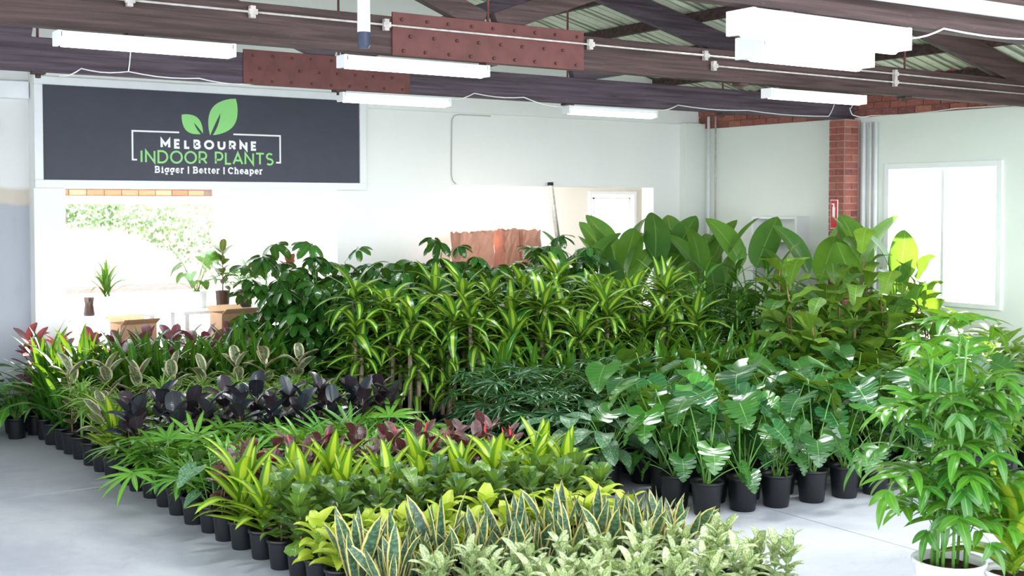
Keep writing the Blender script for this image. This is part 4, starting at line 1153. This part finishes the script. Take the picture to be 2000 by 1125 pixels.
# paper bags with seedlings on a bench
table(8.25, 12.40, 1.7, 0.5, 1.47, 'white bench behind the umbrella trees holding the paper bags')
def bag(x, y, z, wd, dp, h, rz, label):
    e = empty('paper_bag', (x, y, z), rz); tag(e, label, 'bag', 'paper bags behind the umbrella trees')
    mb = MB(); n = 6; lv = 5; ring = []
    rr = random.Random(int(x * 100))
    for j in range(lv + 1):
        t = j / lv; pts = []
        for (ax, ay, bx, by) in ((-1, -1, 1, -1), (1, -1, 1, 1), (1, 1, -1, 1), (-1, 1, -1, -1)):
            for k in range(n):
                u = k / n; px = (ax + (bx - ax) * u) * wd / 2; py = (ay + (by - ay) * u) * dp / 2
                jit = 0.014 * (t > 0); zz = h * t
                if j == lv: zz += rr.uniform(-.02, .03)
                if abs(px) > wd * .49 and 0.1 < u < 0.9: px *= 0.93
                pts.append((px + rr.uniform(-jit, jit), py + rr.uniform(-jit, jit), zz))
        ring.append(pts)
    for pts in ring: mb.v += pts
    N = 4 * n
    for j in range(lv):
        for k in range(N):
            k2 = (k + 1) % N; mb.face([j * N + k, j * N + k2, (j + 1) * N + k2, (j + 1) * N + k])
    mb.face(list(range(N - 1, -1, -1)))
    o = mb.build('body', M_paper, e)
    md = o.modifiers.new('s', 'SOLIDIFY'); md.thickness = 0.003
    for i in range(7):
        link('leaf', LEAF['lime' if i % 2 else 'fiddle'][i % 4], e, pose((rr.uniform(-.05, .05), rr.uniform(-.04, .04), h - 0.10), 2.4 * i, 1.1, 0, 0.6))
    return e
bag(7.76, 12.32, 1.47, 0.27, 0.19, 0.42, 0.1, 'creased brown paper bag leftmost of the row, seedling inside')
bag(8.05, 12.38, 1.47, 0.25, 0.19, 0.43, -0.2, 'creased brown paper bag second from left with green sprig')
bag(8.40, 12.34, 1.47, 0.27, 0.19, 0.45, 0.25, 'wide brown paper bag second from right, facing the aisle')
bag(8.70, 12.30, 1.47, 0.27, 0.19, 0.44, -0.1, 'brown paper bag nearest the ladder')
# white shelf on the right wall behind the bird of paradise plants
sh = empty('wall_shelf', (12.10, 11.1, 1.2)); tag(sh, 'small white wall shelf behind the bird of paradise leaves', 'shelf')
for z in (0.25, 0.55, 0.85): mb = MB(); mb.box(-0.25, -0.01, -0.37, 0.37, z, z + 0.03); mb.build('shelf_board', M_cover, sh)
for y in (-0.4, 0.37): mb = MB(); mb.box(-0.25, 0, y, y + 0.03, 0, 0.88); mb.build('side_panel', M_cover, sh)

# plants standing in the doorway
def name_it(e, label, cat='plant', group=None): return tag(e, label, cat, group)
def special(grow, x, y, z, h, pot, label, nm=None):
    sv_ = {k: POT[k] for k in POT}
    for k in ('s', 'm', 'l', 'xl'): POT[k] = sv_[pot]
    e = grow(x, y, h, z)
    for k in sv_: POT[k] = sv_[k]
    if nm: e.name = nm
    return name_it(e, label)
special(g_strap, 3.80, 13.5, 1.02, 0.66, 'whitebox', 'bright green strappy plant in a pale pot just inside the left doorway')
special(g_olive, 5.12, 13.45, 1.02, 0.80, 'brown', 'olive rubber plant in a brown pot standing in the doorway')
special(g_rhapis, 5.42, 13.5, 1.02, 0.72, 'brown', 'bushy palm in a dark pot beside the doorway rubber plant')
special(g_monsmall, 4.90, 13.70, 1.02, 0.80, 'whitebox', 'pale round-leaved plant in the doorway left of the rubber plant')
special(g_copper, 5.58, 12.62, 0.0, 2.0, 'm', 'tall coppery rubber plant rising behind the umbrella trees', 'copper_rubber_plant')
e = empty('brown_vase', (3.58, 13.42, 1.02)); tag(e, 'empty brown vase beside the pale pot in the doorway', 'vase')
mb = MB(); mb.lathe([(0.0, 0.0), (0.055, 0.0), (0.06, 0.02), (0.045, 0.12), (0.055, 0.2), (0.048, 0.2), (0.038, 0.12), (0, 0.02)], 20); mb.build('body', M_brownpot, e, True)

# ------------------------------------------------------------------ PLANTS IN BLOCKS
ORD = ['first', 'second', 'third', 'fourth', 'fifth', 'sixth', 'seventh', 'eighth', 'ninth', 'tenth', 'eleventh', 'twelfth', 'thirteenth', 'fourteenth']
def row(grow, X0, X1, n, Y0, h, desc, rowname, group, xref=3.0, jit=0.02, hj=0.07, skew=-0.2):
    for i in range(n):
        x = X0 + (X1 - X0) * i / max(1, n - 1); y = Y0 + skew * (x - xref)
        if i == 0 and rowname in EDGE:
            g2, h2, lb = EDGE[rowname]
            name_it(g2(x, y, h2), lb); continue
        e = grow(x + R.uniform(-jit, jit), y + R.uniform(-jit, jit), h * R.uniform(1 - hj, 1 + hj))
        name_it(e, '%s, %s from left in the %s' % (desc, ORD[i], rowname), 'plant', group)

EDGE = {'rear burgundy row': (g_calad, 0.66, 'broad-leaved silvery green philodendron at the aisle end behind burgundy rubber plants'),
        'single peace lily row': (g_drac, 0.70, 'yellow-striped dracaena alone at the left block edge beyond the black rubber plants'),
        'front spider plant row': (g_tin, 0.66, 'low cream-edged rubber plant at the left block edge among spider plants'),
        'second lady palm row': (g_peace, 0.66, 'dark broad-leaved peace lily at the block edge among the lady palms')}
def left_rows(grow, specs, desc, short, group, jit=0.02, hj=0.07):
    names = {1: ['its row'], 2: ['front %s row', 'rear %s row'], 3: ['front %s row', 'middle %s row', 'rear %s row'],
             4: ['front %s row', 'second %s row', 'third %s row', 'rear %s row'],
             5: ['front %s row', 'second %s row', 'third %s row', 'fourth %s row', 'rear %s row'],
             6: ['front %s row', 'second %s row', 'third %s row', 'fourth %s row', 'fifth %s row', 'rear %s row']}[len(specs)]
    for nm, (X0, X1, n, Y0, h) in zip(names, specs):
        row(grow, X0, X1, n, Y0, h, desc, (nm % short) if '%s' in nm else 'single %s row' % short, group, 3.0, jit, hj)

# left block, front to back
left_rows(g_agpale, [(3.55, 4.85, 7, 4.85, 0.42), (3.35, 4.85, 8, 5.08, 0.43), (3.15, 4.85, 8, 5.33, 0.45)], 'cream mottled aglaonema', 'aglaonema', 'cream mottled aglaonemas')
left_rows(g_sans, [(3.05, 4.8, 9, 5.60, 0.57), (3.0, 4.85, 9, 5.83, 0.60)], 'yellow-edged snake plant', 'snake plant', 'yellow-edged snake plants')
left_rows(g_lime, [(3.0, 4.8, 8, 6.08, 0.46), (2.98, 4.8, 8, 6.32, 0.46)], 'lime-yellow philodendron', 'philodendron', 'lime philodendrons')
left_rows(g_fiddle, [(2.97, 4.95, 9, 6.56, 0.54), (2.95, 4.95, 9, 6.80, 0.58)], 'small fiddle leaf fig', 'small fiddle fig', 'small fiddle leaf figs')
left_rows(g_drac, [(2.95, 5.05, 9, 7.08, 0.64), (2.93, 5.0, 8, 7.34, 0.66)], 'yellow-striped dracaena', 'dracaena', 'yellow-striped dracaenas')
left_rows(g_ruby, [(2.92, 4.9, 9, 7.60, 0.62), (2.90, 4.9, 9, 7.84, 0.66)], 'small burgundy rubber plant', 'burgundy', 'small burgundy rubber plants')
left_rows(g_rhapis, [(2.90, 4.7, 7, 8.12, 0.68), (2.88, 4.7, 7, 8.42, 0.70), (2.88, 4.7, 7, 8.72, 0.72), (2.86, 4.7, 7, 9.02, 0.74)], 'fresh green lady palm', 'lady palm', 'green lady palms')
left_rows(g_black, [(2.86, 4.9, 9, 9.30, 0.74), (2.84, 4.9, 9, 9.55, 0.77)], 'black-purple rubber plant', 'black rubber plant', 'black rubber plants')
left_rows(g_peace, [(2.82, 4.8, 7, 9.85, 0.74)], 'glossy green peace lily', 'peace lily', 'peace lilies')
left_rows(g_spider, [(2.82, 4.8, 7, 10.15, 0.78), (2.80, 4.8, 7, 10.45, 0.80), (2.80, 4.8, 7, 10.75, 0.82)], 'arching spider plant', 'spider plant', 'spider plants')
left_rows(g_tin, [(2.80, 4.8, 8, 11.02, 0.86)], 'cream-edged rubber plant', 'cream rubber plant', 'cream-edged rubber plants')
left_rows(g_strap, [(2.78, 4.8, 8, 11.28, 1.04), (2.76, 4.8, 8, 11.55, 1.08), (2.75, 4.8, 8, 11.82, 1.10)], 'dark strappy cordyline', 'cordyline', 'strappy cordylines')
left_rows(g_red, [(2.72, 4.7, 9, 12.10, 1.00), (2.74, 4.7, 8, 12.38, 1.04)], 'large red-backed rubber plant', 'red rubber plant', 'red rubber plants')
# dark plants standing left of the main edge, far end
row(g_peace, 2.28, 2.52, 2, 12.1, 0.85, 'dark peace lily beyond the block edge', 'far corner pair', 'far corner plants', 2.3)
row(g_peace, 2.15, 2.55, 2, 12.45, 0.92, 'tall dark peace lily by the grey wall', 'last pair', 'far corner plants', 2.3)

# right block
left_rows(g_monst, [(6.0, 9.1, 11, 6.88, 0.88), (6.0, 9.1, 11, 7.18, 0.92), (6.15, 9.1, 10, 7.50, 0.96)], 'glossy split-leaved monstera', 'monstera', 'monsteras')
row(g_agdark, 5.82, 5.86, 2, 7.75, 0.74, 'silver mottled aglaonema', 'aisle-side aglaonema pair', 'silver aglaonemas', 3.0)
row(g_agdark, 5.80, 6.10, 2, 8.10, 0.74, 'silver mottled aglaonema', 'second aisle-side aglaonema pair', 'silver aglaonemas', 3.0)
left_rows(g_monsmall, [(6.3, 9.0, 9, 7.95, 0.88), (6.45, 9.0, 9, 8.3, 0.92), (6.6, 8.8, 7, 8.7, 0.95)], 'round-leaved young monstera', 'young monstera', 'young monsteras')
left_rows(g_rhapisdark, [(5.78, 6.20, 2, 8.55, 0.90), (5.75, 6.9, 4, 8.95, 1.0), (5.85, 7.3, 5, 9.40, 1.04)], 'dark lady palm', 'dark palm', 'dark lady palms')
left_rows(g_strap, [(7.0, 9.0, 7, 9.15, 1.02), (7.4, 9.1, 6, 9.5, 1.06), (6.2, 9.0, 9, 9.85, 1.08)], 'glossy green cordyline beside dark palms', 'back cordyline', 'glossy cordylines beside the dark palms')
left_rows(g_cane, [(5.55, 8.6, 10, 10.25, 1.34), (5.30, 8.8, 11, 10.62, 1.48), (5.3, 8.7, 10, 11.0, 1.56)], 'yellow-striped mass cane', 'mass cane', 'mass canes', 0.06, 0.12)
left_rows(g_scheff, [(5.15, 8.3, 10, 11.75, 1.52), (5.05, 8.6, 10, 12.1, 1.63), (5.1, 8.8, 10, 12.5, 1.68)], 'glossy dark umbrella tree', 'umbrella tree', 'umbrella trees', 0.06, 0.12)
left_rows(g_gdrac, [(8.5, 9.7, 4, 10.5, 1.38), (8.8, 10.2, 4, 10.9, 1.50), (9.0, 10.4, 4, 11.3, 1.58)], 'lush green dracaena', 'green dracaena', 'green dracaenas', 0.06, 0.12)
left_rows(g_fbig, [(9.0, 10.5, 4, 9.1, 1.45), (9.1, 10.9, 4, 9.6, 1.65), (9.6, 11.2, 4, 10.1, 1.75)], 'tall wavy fiddle leaf fig', 'tall fiddle fig', 'tall fiddle leaf figs', 0.06, 0.12)
left_rows(g_areca, [(8.6, 10.4, 6, 7.4, 0.98), (9.1, 10.8, 6, 7.8, 1.12), (9.3, 10.9, 5, 8.25, 1.25), (9.5, 11.0, 5, 8.75, 1.32)], 'feathery bright areca palm', 'areca palm', 'areca palms', 0.06, 0.12)
for i, (x, y, h) in enumerate([(9.05, 11.85, 2.05), (9.55, 11.6, 2.25), (9.95, 11.95, 2.3), (10.3, 11.45, 2.2), (10.65, 11.8, 2.28), (10.6, 10.9, 2.2), (11.0, 11.35, 2.25), (10.85, 10.45, 2.3), (11.0, 9.55, 2.3), (11.05, 9.0, 2.3), (11.05, 8.5, 2.05)]):
    name_it(g_bird(x, y, h), 'tall bird of paradise with paddle leaves, %s from left near the rear wall' % ORD[i], 'plant', 'bird of paradise plants')

# nearest plants at the right edge
def g_bamboo(x, y, h, z=0):
    e, sz = start('bamboo_palm', x, y, 'white', z)
    for k in range(10):
        a0 = k * 2.4; H = (h - sz) * R.uniform(.5, .85); off = Vector((0.09 * cos(a0), 0.09 * sin(a0), sz))
        me, pts = stem(round(H * 10) / 10, 0.009, 0.006, L_stem, 0.05); link('stem', me, e, Matrix.Translation(off))
        for i in range(7):
            t = 0.2 + 0.8 * i / 6
            j = min(int(t * 5), 4); p = off + Vector(pts[j]).lerp(Vector(pts[j + 1]), t * 5 - j)
            put(e, 'bamboo', p, a0 + 2.4 * i, R.uniform(-.3, .1), 0, R.uniform(.8, 1.1), 'frond')
    return e
name_it(g_bamboo(5.47, 3.86, 1.74), 'tall bamboo palm in a white pot, nearest plant at right')
special(g_drac, 5.75, 3.66, 0, 0.92, 'whites', 'yellow-striped dracaena in a white pot beside the bamboo palm')
